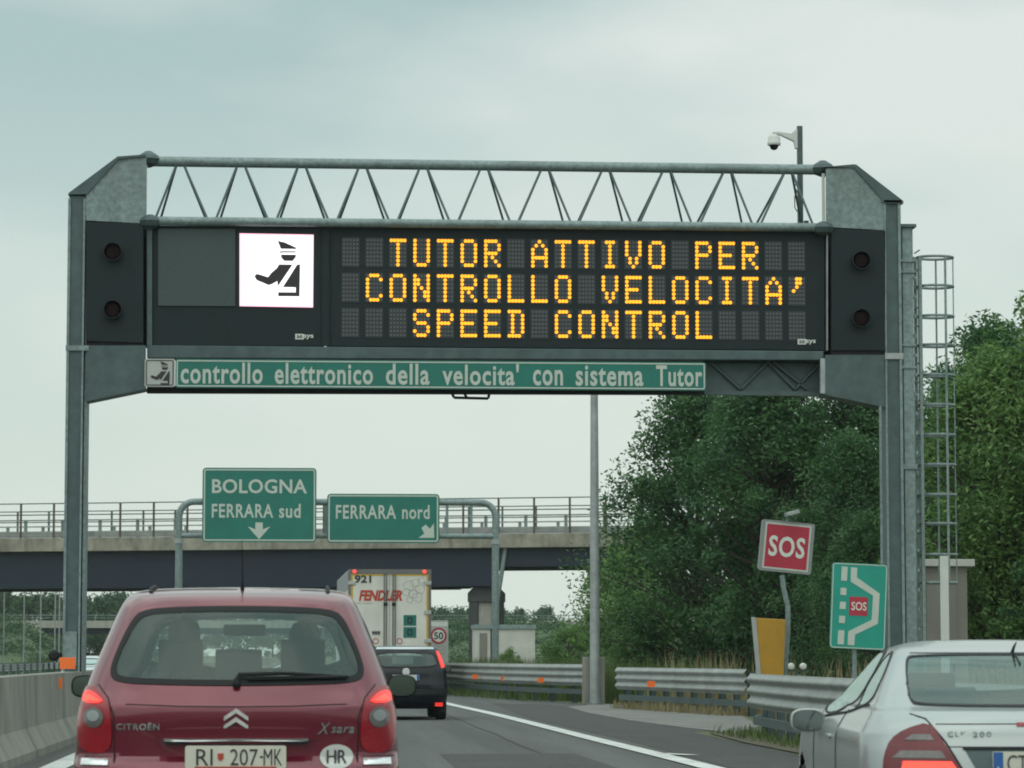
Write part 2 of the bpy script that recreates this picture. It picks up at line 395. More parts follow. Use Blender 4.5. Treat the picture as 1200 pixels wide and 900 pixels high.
def rrect(x0, x1, z0, z1, r, n=5):
    pts = []
    for cx, cz, a in ((x1-r, z1-r, 0), (x0+r, z1-r, 90), (x0+r, z0+r, 180), (x1-r, z0+r, 270)):
        for k in range(n+1):
            t = R(a+90*k/n); pts.append((cx+r*math.cos(t), cz+r*math.sin(t)))
    return pts
def frame_mb(x0, x1, z0, z1, r, w, y0, y1):
    a, b = rrect(x0, x1, z0, z1, r), rrect(x0+w, x1-w, z0+w, z1-w, max(r-w, .003)); n = len(a); mb = MB()
    vs = [(x, y0, z) for x, z in a]+[(x, y0, z) for x, z in b]+[(x, y1, z) for x, z in a]+[(x, y1, z) for x, z in b]
    fs = []
    for i in range(n):
        j = (i+1) % n
        fs += [(i, j, n+j, n+i), (2*n+i, 3*n+i, 3*n+j, 2*n+j), (i, 2*n+i, 2*n+j, j), (n+i, n+j, 3*n+j, 3*n+i)]
    return mb.add(vs, fs)
# ================================================================== GROUND, ROAD
def flat(name, poly, m, z):
    mb = MB(); mb.v = [(x, y, z) for x, y in poly]; mb.f = [tuple(range(len(poly)))]
    return tag(obj(name, mb, m), kind='structure')
g = MB(); g.v = [(-3000,-300,0),(3000,-300,0),(3000,6000,0),(-3000,6000,0)]; g.f = [(0,1,2,3)]
structure('ground', g, M['grass_ground'])
flat('road', [(-3.3,-20),(6.2,-20),(6.2,40),(6.35,50),(7.2,52),(8.9,62),(8.6,70),(7.2,80),(5.6,92),(5.2,110),(5.2,420),(-3.3,420)], M['asphalt'], .004)
flat('opposite_road', [(-14.5,-20),(-4.2,-20),(-4.2,420),(-14.5,420)], M['asphalt'], .004)
flat('old_asphalt_patch', [(4.75,28),(6.15,28),(6.3,49),(6.9,55),(7.0,70),(6.2,78),(4.9,80),(4.5,60),(4.75,45)], M['asphalt_dark'], .008)
bay = [G(u, v) for u, v in ((665,829),(706,825),(790,830),(868,838),(890,852),(862,860),(800,853),(740,845),(690,836))]
flat('emergency_bay_pavement', [(p.x, p.y) for p in bay], M['concrete_floor'], .012)
flat('verge_earth', [(6.3,8),(8.2,8),(8.2,49),(7.6,50.5),(6.5,49),(6.3,44)], M['verge'], .016)

rs = random.Random(21)
def wob(x0, ya, yb, w, name, z, m):
    pts = []; y = ya
    while y < yb: pts.append((x0+rs.uniform(-.04,.04), y)); y += 1.5
    return pts
for nm, x0, ya, yb, w in (('tar_seam', .95, 12, 110, .05), ('tar_seam', 3.05, 22, 74, .035), ('tar_seam', 5.2, 20, 62, .05)):
    mb = MB(); pts = wob(x0, ya, yb, w, nm, .009, None)
    for i, (x, y) in enumerate(pts): mb.v += [(x-w*rs.uniform(.3,.6), y, .0095), (x+w*rs.uniform(.3,.6), y, .0095)]
    mb.f = [(2*i, 2*i+1, 2*i+3, 2*i+2) for i in range(len(pts)-1)]
    tag(obj(nm, mb, M['asphalt_dark']), kind='structure')
flat('road_patch', [(1.7,33),(3.5,33.3),(3.45,39.2),(1.75,39)], M['asphalt_dark'], .0085)
# painted lines
def hermite(pts, y):
    n = len(pts); i = 0
    while i < n-2 and y > pts[i+1][1]: i += 1
    sl = lambda j: (pts[min(n-1, j+1)][0]-pts[max(0, j-1)][0])/(pts[min(n-1, j+1)][1]-pts[max(0, j-1)][1])
    h = pts[i+1][1]-pts[i][1]; t = (y-pts[i][1])/h
    return (2*t**3-3*t*t+1)*pts[i][0]+(t**3-2*t*t+t)*h*sl(i)+(-2*t**3+3*t*t)*pts[i+1][0]+(t**3-t*t)*h*sl(i+1)
ctrl = [(4.62, 0), (4.52, 33), (4.33, 46), (4.08, 64), (3.70, 81), (3.55, 100), (3.6, 150), (3.65, 300)]
edge = [Vector((hermite(ctrl, y), y)) for y in [2*k for k in range(0, 150)]]
def strip(name, pts, w, z, m=None):
    mb = MB(); pts = [Vector(p[:2]) for p in pts]
    for i, p in enumerate(pts):
        d = (pts[min(i+1, len(pts)-1)]-pts[max(i-1, 0)]).normalized(); n = Vector((-d.y, d.x))
        mb.v += [(p.x+n.x*w/2, p.y+n.y*w/2, z), (p.x-n.x*w/2, p.y-n.y*w/2, z)]
    mb.f = [(2*i, 2*i+1, 2*i+3, 2*i+2) for i in range(len(pts)-1)]
    return tag(obj(name, mb, m or M['paint']), kind='structure')
strip('road_edge_line', edge, .27, .017)
strip('median_edge_line', [(-2.74, y) for y in range(-10, 401, 10)], .30, .012)
dash = MB()
for (u0, v0), (u1, v1) in (((776,884.5),(812,886.5)),):
    a, b = G(u0, v0), G(u1, v1); d = (b-a).normalized(); n = Vector((-d.y, d.x, 0))*.10
    dash.add([a+n, a-n, b-n, b+n], [(0,1,2,3)])
dash.v = [(x, y, .020) for x, y, z in dash.v]
structure('bay_marking', dash, M['paint'])
strip('opposite_edge_line', [(-4.95, y) for y in range(-10, 401, 10)], .25, .012)

# ================================================================== MEDIAN BARRIER
prof = [(-.16,1.0),(.16,1.0),(.19,.36),(.33,.10),(.33,0),(-.33,0),(-.33,.10),(-.19,.36)]
mb = MB()
y = 2.0
while y < 400:
    mb.sweep([(-o, z) for o, z in prof], [(-3.55, y), (-3.55, y+5.97)]); y += 6
bar = obj('median_barrier', mb, M['concrete'], loc=(-3.55, 10, 0), world=True)
tag(bar, 'long stained grey concrete median barrier left of the red car', 'barrier')

# orange reflectors on the barrier
t = thing('reflector_post', 'orange rectangular reflector on a thin white stem on top of the concrete barrier', 'reflector', P(76,786,45.5))
t.location.z = 1.0
p0, p1 = P(70,784,45.5), P(88.5,770.5,45.5)
obj('reflector', MB().box(p0.x, p1.x, 45.47, 45.5, p0.z, p1.z), M['orange'], t, world=True, bevel=.004)
obj('stem', MB().box(p0.x+.02, p0.x+.05, 45.505, 45.53, 1.0, p1.z-.02), M['sign_white'], t, world=True)
a = P(75.3,801,43.4)
rf = MB().box(-.045,.045,-.03,.02,-.075,.075)
o = obj('barrier_reflector', rf, M['orange'], loc=(-3.385, 43.4, a.z), bevel=.004)
tag(o, 'small orange reflector on the face of the concrete barrier beside the red car mirror', 'reflector')

# opposite carriageway guardrail
def wave3(z0, z1, dep=.06, th=.006, n=30):
    f = lambda k: (dep*(.5-.5*math.cos(2*math.pi*3*k/n)), z0+(z1-z0)*k/n)
    a = [f(k) for k in range(n+1)]
    return a+[(o-th, z) for o, z in a[::-1]]
def guardrail(path, label, z0, z1, lower, post_every, mname='rail', reflectors=(), flip=1, group=None, spacer=True, posts_from=0.4):
    """path in XY with traffic on the left of travel"""
    base = Vector((path[0][0], path[0][1], 0))
    t = thing('guardrail', label, 'guardrail', base, group=group)
    pr = wave3(z0, z1)
    # densify
    pts = []
    for i in range(len(path)-1):
        a, b = Vector(path[i]), Vector(path[i+1]); n = max(1, int((b-a).length/2))
        for k in range(n): pts.append(a+(b-a)*k/n)
    pts.append(Vector(path[-1]))
    pts = [(p.x, p.y) for p in pts]
    obj('rail_beam', MB().sweep(pr, pts), M[mname], t, world=True, smooth=True)
    if lower:
        obj('lower_rail', MB().sweep([(-.10,lower),(-.04,lower),(-.04,lower+.13),(-.10,lower+.13)], pts), M['galv_dark'], t, world=True)
    # posts
    d_next = posts_from; acc = 0
    for i in range(len(pts)-1):
        a, b = Vector(pts[i]), Vector(pts[i+1]); l = (b-a).length; dr = (b-a).normalized(); n = Vector((-dr.y, dr.x))
        while d_next <= acc+l:
            c = a+dr*(d_next-acc)-n*.22
            ang = math.atan2(dr.y, dr.x); mt = Matrix.Translation((c.x, c.y, 0)) @ Matrix.Rotation(ang, 4, 'Z')
            pm = MB().box(-.05,.05,-.006,.006,0,z1-.06,mt).box(-.055,-.045,-.06,.06,0,z1-.06,mt).box(.045,.055,-.06,.06,0,z1-.06,mt)
            if spacer: pm.box(-.04,.04,.06,.205,z0+.16,z1-.16,mt)
            obj('post', pm, M['galv_dark'], t, world=True)
            d_next += post_every
        acc += l
    for (u, v, Y) in reflectors:
        rr = ray(u, v); Y = min(pts, key=lambda p: abs(p[0]/p[1]-rr.x/rr.y))[1]; c = P(u, v, Y)
        # snap to the beam
        best = min(range(len(pts)), key=lambda i: abs(pts[i][1]-Y)); q = Vector(pts[best]); q2 = Vector(pts[min(best+1, len(pts)-1)])
        q0 = Vector(pts[max(best-1, 0)]); dr = (q2-q0).normalized(); n = Vector((-dr.y, dr.x))
        obj('reflector', MB().box(-.085,.085,-.05,.02,-.065,.065, Matrix.Translation((c.x+n.x*.09, c.y+n.y*.09-.06, c.z))), M['orange'], t, world=True)
    return t
# far rail on the right, curving away from the road ; path runs towards the camera (traffic on its right -> flip by ordering away)
guardrail([(7.55,79.2),(6.6,83),(5.75,88),(5.15,94),(4.75,102),(4.6,112),(4.6,150),(4.6,240)],
          'long grey guardrail with orange reflectors beside the far white camera pole', .46, 1.02, .24, 1.9,
          reflectors=((560,793,101.9),(594,795.5,89.7),(637,797,84.8)), group='guardrails along the right verge')
guardrail([(9.05,62.5),(8.5,66.5),(7.45,72.8)],
          'short grey guardrail between the pole foundation and the nearer guardrail', .45, .97, .2, 1.1, group='guardrails along the right verge',
          reflectors=((767,801.5,71),))
guardrail([(6.75,9),(6.75,40),(6.82,44),(6.95,47.6),(7.25,49.0)],
          'nearest grey guardrail with three bold waves beside the silver car', .44, .97, .18, 1.25, group='guardrails along the right verge', posts_from=.2)
guardrail([(-15.2,60),(-15.2,320)], 'thin pale guardrail beyond the opposite carriageway', .45, .85, 0, 4.0, 'galv_light', spacer=False)

# ================================================================== FAR EMBANKMENTS / HILL STRIPS
def ridge(name, x0, x1, y0, y1, hf, m, nx=60, ny=14):
    mb = MB()
    for j in range(ny+1):
        for i in range(nx+1):
            x = x0+(x1-x0)*i/nx; y = y0+(y1-y0)*j/ny
            mb.v.append((x, y, hf(x, y, j/ny)+.25*mnoise.noise(Vector((x*.3, y*.3, 1)))*min(1, 4*j/ny)))
    for j in range(ny):
        for i in range(nx):
            a = j*(nx+1)+i; mb.f.append((a, a+1, a+nx+2, a+nx+1))
    return structure(name, mb, m, smooth=True)
sm = lambda a: a*a*(3-2*a)
ridge('left_embankment', -120, -9, 205, 262, lambda x, y, t: max(-.1, -.1+4.1*sm(min(1, t*1.6))*(min(1, max(.0, (-17-x)/6))*.92+.08)), M['slope'])
ridge('right_embankment', 3, 70, 205, 262, lambda x, y, t: -.1+3.7*sm(min(1, t*1.5))*min(1, max(0, (x-5)/3)), M['slope'])

# second overpass, far away
t = thing('far_overpass', 'low pale concrete overpass far away behind the steel bridge', 'bridge', (0, 300, 0))
Y2 = 300
zt = lambda v: P(355, v, Y2).z
obj('deck', MB().box(-40, 60, Y2, Y2+9, zt(736), zt(727.5)), M['concrete_clean'], t, world=True)
obj('girder', MB().box(-39.9, 59.9, Y2+.6, Y2+8, zt(743), zt(736)-.003), M['girder'], t, world=True)
rl = MB().box(-40, 60, Y2+.1, Y2+.16, zt(721.5), zt(720.7)).box(-40, 60, Y2+.1, Y2+.14, zt(724.6), zt(724))
obj('rail', rl, M['galv'], t, world=True)
pm = MB()
for k in range(51): pm.box(-40+2*k-.05, -40+2*k+.05, Y2+.12, Y2+.2, zt(727.5), zt(721))
obj('baluster_row', pm, M['galv'], t, world=True)
for x in (-31, -12, 14, 36):
    obj('pier', MB().box(x-.9, x+.9, Y2+2, Y2+7, 0, zt(743)), M['concrete_clean'], t, world=True)

# ================================================================== STEEL BRIDGE
BR = thing('road_bridge', 'road bridge with navy steel girder, stained concrete kerb and railings crossing the motorway', 'bridge', (9.9, 170, 0), (0, 0, R(-17.3)))
WB = 9.5
zk0, zk1 = 7.18, 7.95
obj('deck_kerb', MB().box(-75, 60, 0, .45, zk0, zk1).box(-75, 60, WB-.45, WB, zk0, zk1), M['bridge_kerb'], BR, bevel=.03)
obj('deck', MB().box(-75, 60, .453, WB-.453, zk0+.1, zk1-.15), M['concrete'], BR)
gm = MB()
for yy in (.55, 3.3, 6.0, 8.5):
    xe = .55-(yy-.55)*.5
    gm.box(-75, xe, yy, yy+.08, 5.12, zk0-.004).box(-75, xe, yy-.22, yy+.3, 5.06, 5.12)
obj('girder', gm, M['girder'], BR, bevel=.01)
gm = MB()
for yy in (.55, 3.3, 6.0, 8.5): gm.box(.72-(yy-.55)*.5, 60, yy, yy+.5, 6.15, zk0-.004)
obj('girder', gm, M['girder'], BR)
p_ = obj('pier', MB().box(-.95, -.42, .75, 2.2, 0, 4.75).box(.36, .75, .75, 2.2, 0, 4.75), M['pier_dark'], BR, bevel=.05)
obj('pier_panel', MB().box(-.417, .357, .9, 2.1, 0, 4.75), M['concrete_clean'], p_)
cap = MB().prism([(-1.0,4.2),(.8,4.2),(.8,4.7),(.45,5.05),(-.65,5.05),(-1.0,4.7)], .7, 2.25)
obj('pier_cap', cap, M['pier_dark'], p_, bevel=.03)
obj('bearing', MB().box(-.3,.0,.6,1.1,5.05,5.06).box(.1,.5,.6,1.1,5.05,6.15), M['pier_dark'], p_)
obj('drain_pipe', MB().tube([(1.25,.45,7.2),(.75,.45,4.2),(.7,.45,0)], .13), M['galv'], BR, smooth=True)
obj('left_pier_wall', MB().box(-46, -44.6, .7, 8.7, 0, 5.06), M['concrete'], BR)
for yy, far in ((.12, 0), (WB-.12, 1)):
    r1 = MB()
    for z in (9.93, 9.28): r1.box(-75, 60, yy-.025, yy+.025, z-.03, z+.03)
    obj('railing', r1, M['galv_dark'], BR)
    for k in range(44):
        x = -41.5+2.02*k
        obj('railing_post', MB().box(x-.05, x+.05, yy-.05, yy+.05, zk1-.25, 9.9), M['rust'] if not far else M['galv_dark'], BR)
for yy, sgn in ((.62, -1), (WB-.62, 1)):
    gb = MB(); gb.box(-75, 60, yy-.02, yy+.03, 8.02, 8.36).box(-75, 60, yy-.05, yy+.06, 8.10, 8.16).box(-75, 60, yy-.05, yy+.06, 8.24, 8.30).box(-75, 60, yy, yy+.05, 8.95, 9.03)
    obj('safety_rail', gb, M['rail'], BR)
    gp = MB()
    for k in range(40):
        x = -41+2.28*k; gp.box(x-.08, x+.08, yy+.06, yy+.2, 7.8, 9.0)
    tag(obj('safety_rail_posts', gp, M['galv'], BR), kind=None)

# lamp poles beyond the bridge
for k, (u, vb) in enumerate(((4,776),(27.5,776),(47,775),(64,774),(69,774))):
    p = P(u, 768, 196+4*k)
    t = thing('tall_pole', ['slim pale pole under the bridge at the left picture edge', 'slim pale pole, second from the left under the bridge', 'slim pale pole, third from the left under the bridge',
        'slim pale pole, fourth from the left under the bridge', 'slim pale pole closest to the gantry leg under the bridge'][k], 'pole', (p.x, p.y, 0), group='slim poles beyond the bridge')
    obj('shaft', MB().tube([(0,0,0),(0,0,6.3)], [.05,.04], 8), M['galv_light'], t, smooth=True)
    obj('base_plate', MB().box(-.2,.2,-.2,.2,0,.06), M['galv'], t)
    obj('cap', MB().lathe([(.07,6.3),(.07,6.36),(.02,6.4)], n=8), M['galv'], t)

# ================================================================== SIGN PORTAL OVER THE ROAD
YP = 116
t = thing('sign_portal', 'grey tubular sign portal carrying the two green direction signs', 'portal', P(208,768,YP)); t.location.z = 0
pl, pr_ = P(208.5,768,YP), P(580.5,768,YP); zt1, zt0 = P(400,588.5,YP).z, P(400,628,YP).z
rc = .55; path = [(pl.x,YP,0)]
obj('column', MB().tube([(pl.x,YP,0),(pl.x,YP,zt0-.2)], .135, 14), M['galv'], t, world=True, smooth=True)
obj('column', MB().tube([(pr_.x,YP,0),(pr_.x,YP,zt0-.2)], .135, 14), M['galv'], t, world=True, smooth=True)
arc = [(pl.x,YP,zt0-.2)]+[(pl.x+rc-rc*math.cos(R(a)),YP,zt1-rc+rc*math.sin(R(a))) for a in range(0,91,15)]
arc += [(pr_.x-rc+rc*math.sin(R(a)),YP,zt1-rc+rc*math.cos(R(a))) for a in range(0,91,15)]+[(pr_.x,YP,zt0-.2)]
obj('top_beam', MB().tube(arc, .125, 14), M['galv'], t, world=True, smooth=True)
obj('bottom_beam', MB().tube([(pl.x,YP,zt0),(pr_.x,YP,zt0)], .10, 12), M['galv'], t, world=True, smooth=True)
for k in range(1, 13):
    x = pl.x+(pr_.x-pl.x)*k/13
    obj('strut', MB().box(x-.05,x+.05,YP-.05,YP+.05,zt0,zt1), M['galv'], t, world=True)
for x in (pl.x, pr_.x):
    obj('collar', MB().lathe([(.17,zt0-.3),(.17,zt0-.12)], (x,YP,0)), M['galv_light'], t, world=True)

def panel_sign(name, label, cat, u0, u1, v0, v1, Y, mname, rad=.12, bw=.045, inset=.05, thick=.05, tilt=0.0, group=None):
    c = P((u0+u1)/2, (v0+v1)/2, Y); a = P(u0, v0, Y); b = P(u1, v1, Y); w, h = (b.x-a.x), (a.z-b.z)
    t = thing(name, label, cat, c, (0, tilt, 0), group)
    obj('panel', MB().prism(rrect(-w/2, w/2, -h/2, h/2, rad), 0, thick), M[mname], t)
    if bw: obj('border', frame_mb(-w/2+inset, w/2-inset, -h/2+inset, h/2-inset, max(rad-inset,.02), bw, -.006, -.001), M['sign_letter'], t)
    return t, w, h
def letters(t, s, x, z, w, h, m='sign_letter', bold=.03, shear=0, y=-.006, name='lettering', spacing=1.0, depth=.004, word=1.0, res=3, label=None):
    o = obj(name, shift(text_mb(s, w, h, bold, shear, depth, spacing=spacing, word=word, res=res), (x, y, z)), M[m], t, fixn=False)
    if label: o['label'] = label
    return o
YS = YP-.35
t, w, h = panel_sign('direction_sign', 'larger green direction sign reading BOLOGNA over FERRARA sud with a down arrow', 'road sign', 237.5,370.5,548,635.5,YS,'green', .14, .05, .05)
k = w/132.0   # metres per photo pixel
cx, cz = 304, 591.7
letters(t, 'BOLOGNA', (304-cx)*k, -(570-cz)*k, 110*k, 16.5*k, bold=.02, spacing=1.05)
letters(t, 'FERRARA', (284.5-cx)*k, -(598.5-cz)*k, 71*k, 16*k, bold=.018, spacing=1.12)
letters(t, 'sud', (339.3-cx)*k, -(598.5-cz)*k, 25*k, 16.5*k, bold=.018, spacing=1.08)
ar = [(291,617),(300,617.5),(300,613),(307.5,613),(307.5,617.5),(316.5,617),(304,631.5)]
obj('arrow', MB().prism([((u-cx)*k, -(v-cz)*k) for u, v in [(290.5,616.5),(299.5,620),(299.5,612),(308,612),(308,620),(317,616.5),(303.8,631.5)]], -.006, -.001), M['sign_letter'], t)
for x in (-1.2, 1.2): obj('bracket', MB().box(x-.05,x+.05,.05,.26,-.7,.9), M['galv'], t)
t, w, h = panel_sign('direction_sign', 'smaller green direction sign reading FERRARA nord with a slanted arrow', 'road sign', 383.5,515,578.5,636.5,YS,'green', .14, .05, .05)
cx, cz = 449.2, 607.5
letters(t, 'FERRARA', (429-cx)*k, -(600-cz)*k, 70*k, 16*k, bold=.018, spacing=1.12)
letters(t, 'nord', (487-cx)*k, -(600-cz)*k, 32*k, 16.5*k, bold=.018, spacing=1.08)
obj('arrow', MB().prism([((u-cx)*k, -(v-cz)*k) for u, v in [(493.5,618.5),(498.5,614.5),(503.5,619.5),(508,613),(508.5,630),(490,630),(497,625)]], -.006, -.001), M['sign_letter'], t)
for x in (-1.2, 1.2): obj('bracket', MB().box(x-.05,x+.05,.05,.26,-.6,.6), M['galv'], t)

# far green overhead sign peeping over the red car
c = P(389, 691, 182)
t = thing('far_direction_sign', 'tiny green sign under the bridge just left of the white truck', 'road sign', (c.x, 182, 0))
obj('panel', MB().box(-.52,.75,0,.08,c.z-.35,c.z+.26), M['green'], t)
obj('border', frame_mb(-.49,.72,c.z-.32,c.z+.23,.05,.05,-.006,-.001), M['sign_letter'], t)
obj('post', MB().tube([(-.5,.15,0),(-.5,.15,c.z+.2)], .06, 8).tube([(.5,.15,0),(.5,.15,c.z+.2)], .06, 8), M['galv'], t)

# speed limit sign
c = P(514, 752, 112)
t = thing('speed_sign', 'pale roadside plate with a red ringed 50 speed limit beside the truck', 'road sign', (c.x, 112, 0))
a, b = P(502.5,727,112), P(525,778,112); w = b.x-a.x; zc = P(514,745,112).z
obj('plate', MB().prism(rrect(-w/2,w/2,b.z,a.z,.04), 0, .04), M['sign_grey'], t)
obj('header_strip', MB().box(-w/2+.03,w/2-.03,-.004,-.001,P(514,734,112).z,P(514,729,112).z), M['sign_white'], t)
obj('disc', MB().lathe([(.285,-.012),(.285,-.004)], (0,0,zc), 'y', 32), M['sign_white'], t)
ring = MB(); n = 32
for r_, yy in ((.295,-.014),(.225,-.014)):
    for q in range(n): ring.v.append((r_*math.cos(2*math.pi*q/n), yy-.004, zc+r_*math.sin(2*math.pi*q/n)))
ring.f = [(q, (q+1) % n, n+(q+1) % n, n+q) for q in range(n)]
obj('ring', ring, M['sos_red'], t)
letters(t, '50', 0, zc, .34, .26, 'ink', .02, y=-.016)
for vv, ww in ((757.5,.5),(761.5,.46),(765.5,.52)):
    letters(t, 'illllmlnl', 0, P(514,vv,112).z, ww, .06, 'faint', .0, y=-.003, name='small_print')
obj('post', MB().tube([(0,.08,0),(0,.08,b.z+.3)], .04, 8), M['galv'], t)

# white prefab cabin by the bridge pier
t = thing('utility_cabin', 'pale prefab utility cabin behind the far guardrail beside the bridge pier', 'cabin', P(590,768,150)); t.location.z = 0
a, b = P(556.5,737,150), P(627,768,150); wz = a.z
obj('wall', MB().box(a.x, b.x, 150, 152.3, 0, wz), M['cabin'], t, world=True, bevel=.02)
obj('roof', MB().box(a.x-.06, b.x+.04, 149.9, 152.4, wz+.003, P(590,732,150).z), M['galv'], t, world=True)
d0, d1 = P(562,740,150), P(571,780,150)
dr = obj('door', MB().box(d0.x, d1.x, 149.97, 149.998, .1, wz-.2), M['cabin_dark'], t, world=True)
obj('handle', MB().box(d1.x-.1, d1.x-.06, 149.94, 149.97, 1.0, 1.15), M['trim'], dr, world=True)
obj('seam', MB().box(P(575.5,740,150).x-.03, P(575.5,740,150).x+.03, 149.98, 149.998, 0, wz), M['gap'], t, world=True)

# tall white pole on its foundation
c = G(697,826); Yc = c.y
t = thing('camera_pole', 'tall straight pale grey pole on a concrete foundation between two guardrails', 'pole', (c.x, Yc, 0))
ztop = P(697,345,Yc).z
sg = Yc/3600
obj('foundation', MB().box(-11.5*sg, 12.5*sg, .1, .8, 0, P(697,770,Yc).z), M['concrete'], t, bevel=.02)
obj('shaft', MB().tube([(0,-.05,0),(0,-.05,ztop*.5),(0,-.05,ztop)], [6.1*sg,5.1*sg,3.8*sg], 16), M['galv_light'], t, smooth=True)
obj('base_flange', MB().lathe([(.22,0),(.22,.05)], (0,-.05,0)), M['galv'], t)
obj('pole_cap', MB().lathe([(3.9*sg,ztop),(3.9*sg,ztop+.08),(.02,ztop+.14)], (0,-.05,0)), M['galv'], t)
obj('pole_box', MB().box(-.1,.1,-.28,-.17,ztop-1.3,ztop-.9), M['galv_light'], t)

# ================================================================== SOS SIGNS
YS1 = 60
c = P(922, 641, YS1); sg = 60/3600*1.004
t = thing('sos_sign', 'tilted red SOS sign on a bent grey post above the ochre column', 'emergency sign', (P(917,768,YS1).x, YS1, 0))
rot = Matrix.Rotation(R(5.5), 3, 'Y')
def tilt(mb, dy=0): return shift(mb, (c.x-t.location.x, dy, c.z), rot)
hw = 30*sg
o = obj('sign_box', tilt(MB().prism(rrect(-hw-.02,hw+.02,-hw,hw,.05), 0, .16)), M['sign_back'], t)
obj('border', tilt(frame_mb(-hw+.045,hw-.045,-hw+.045,hw-.045,.02,.035,-.006,-.001)), M['sign_letter'], t)
obj('face', tilt(MB().prism(rrect(-hw+.075,hw-.075,-hw+.075,hw-.075,.02), -.005, -.0005)), M['sos_red'], t)
obj('lettering', tilt(shift(text_mb('SOS', 43*sg, 24.5*sg, .024, spacing=1.08), (0,-.009,.0))), M['sign_white'], t, fixn=False)
lp = [P(917,674,YS1), P(919,690,YS1), P(924,711,YS1), P(924,740,YS1), P(919.5,800,YS1)]
obj('post', MB().tube([(p.x-t.location.x, .06, p.z) for p in lp]+[(lp[-1].x-t.location.x,.06,0)], 3.2*sg, 12), M['galv'], t, smooth=True)
hd = P(928,603,YS1)
obj('lamp_arm', MB().tube([(P(924,612,YS1).x-t.location.x,.08,P(924,612,YS1).z),(P(926,602,YS1).x-t.location.x,.06,P(926,601,YS1).z)], .04, 8), M['galv'], t, smooth=True)
obj('lamp_head', MB().box(-.14,.12,-.2,.12,-.045,.035, Matrix.Translation((hd.x-t.location.x,-.02,hd.z+.03)) @ Matrix.Rotation(R(-14),4,'Y')), M['galv_light'], t, bevel=.01)
pz = [P(u,v,YS1-.6) for u,v in ((886.5,724),(920.5,726),(918,800),(893,800))]
t = thing('sos_column', 'ochre yellow emergency call column tapering downwards behind the guardrail', 'emergency column', (P(904,768,YS1-.6).x, YS1-.6, 0))
bx = P(904,768,YS1-.6).x
poly = [(p.x-bx, p.z) for p in pz]; dx = .012
lo = [(-.17,0),(.2,0)]
obj('body', MB().prism([poly[0],poly[1],poly[2],(poly[2][0]-.03,0),(poly[3][0]+.05,0),poly[3]], 0, .4), M['ochre'], t, bevel=.012)
obj('edge_strip', MB().prism([(poly[0][0]-.05,poly[0][1]+.02),(poly[0][0]-.003,poly[0][1]),(poly[3][0]-.003,poly[3][1]),(poly[3][0]-.04,poly[3][1])], .02,.38), M['sign_grey'], t)
# pair of white lamps behind the rail
c = P(934,781,63)
t = thing('twin_lamp', 'pair of small white lamps just right of the ochre column behind the guardrail', 'lamp', (c.x, 63, 0))
for dx in (-.125, .125):
    l = obj('lamp', MB().lathe([(.02,-.09),(.06,-.075),(.072,-.03),(.072,.02),(.05,.03)], (dx,0,c.z), 'y', 18), M['lamp_white'], t, smooth=True)
obj('bar', MB().box(-.26,.26,.02,.07,c.z-.10,c.z-.07), M['galv_dark'], t)
obj('post', MB().box(-.03,.03,.03,.09,0,c.z-.12), M['galv_dark'], t)

# green lay-by sign
YS2 = 45
c = P(1006.3, 710.5, YS2); sg = YS2/3600
t = thing('layby_sign', 'green lay-by sign with a white road outline around a small red SOS square', 'road sign', (c.x, YS2, 0))
rot2 = Matrix.Rotation(R(2.6), 3, 'Y')
def tl(mb): return shift(mb, (0, 0, c.z), rot2)
hw, hh = 33*sg, 50.5*sg
obj('panel', tl(MB().prism(rrect(-hw,hw,-hh,hh,.05), 0, .035)), M['green_light'], t)
obj('border', tl(frame_mb(-hw+.008,hw-.008,-hh+.008,hh-.008,.045,.014,-.005,-.001)), M['sign_letter'], t)
q = lambda u, v: ((u-1005.8)*sg, -(v-711)*sg)     # photo pixels, unrotated
def qq(pts):   # rotate picture outline back to the upright panel
    ca, sa = math.cos(R(2.6)), math.sin(R(2.6)); out = []
    for u, v in pts:
        x, z = q(u, v); out.append((x*ca-z*sa, x*sa+z*ca))
    return out
for pts in ([(986,664),(993,664.5),(992,681),(985,680.5)],[(984.5,689),(991.5,689.5),(991,698),(984,697.5)],[(983.5,705.5),(990.5,706),(990,714.5),(983,714)],[(982.5,722),(989.5,722.5),(989,731),(982,730.5)],[(981,739),(988.5,739.5),(987.5,756),(980,755.5)]):
    obj('dash', tl(MB().prism(qq(pts), -.006, -.001)), M['sign_letter'], t)
lane = [(997,665),(1004.5,665.5),(1004,677),(1031,696),(1028.5,731.5),(1001,744.5),(1000,757),(992,756.5),(993,740.5),(1021,727),(1023,698.5),(996.5,682)]
obj('lane_outline', tl(MB().prism(qq(lane), -.006, -.001)), M['sign_letter'], t)
obj('red_square', tl(MB().prism(qq([(995,699.5),(1017,700.5),(1016,722.5),(994,721.5)]), -.006, -.001)), M['sos_red'], t)
x, z = qq([(1006,711)])[0]
obj('lettering', tl(shift(text_mb('SOS', 18*sg, 10*sg, .012), (x,-.010,z))), M['sign_white'], t, fixn=False)
obj('post', MB().tube([(-.06,.07,0),(-.06,.07,c.z+.45)], .036, 10), M['galv'], t, smooth=True)
obj('clamp', MB().box(-.3,.3,.036,.06,c.z-.3,c.z-.26).box(-.3,.3,.036,.06,c.z+.26,c.z+.3), M['galv'], t)

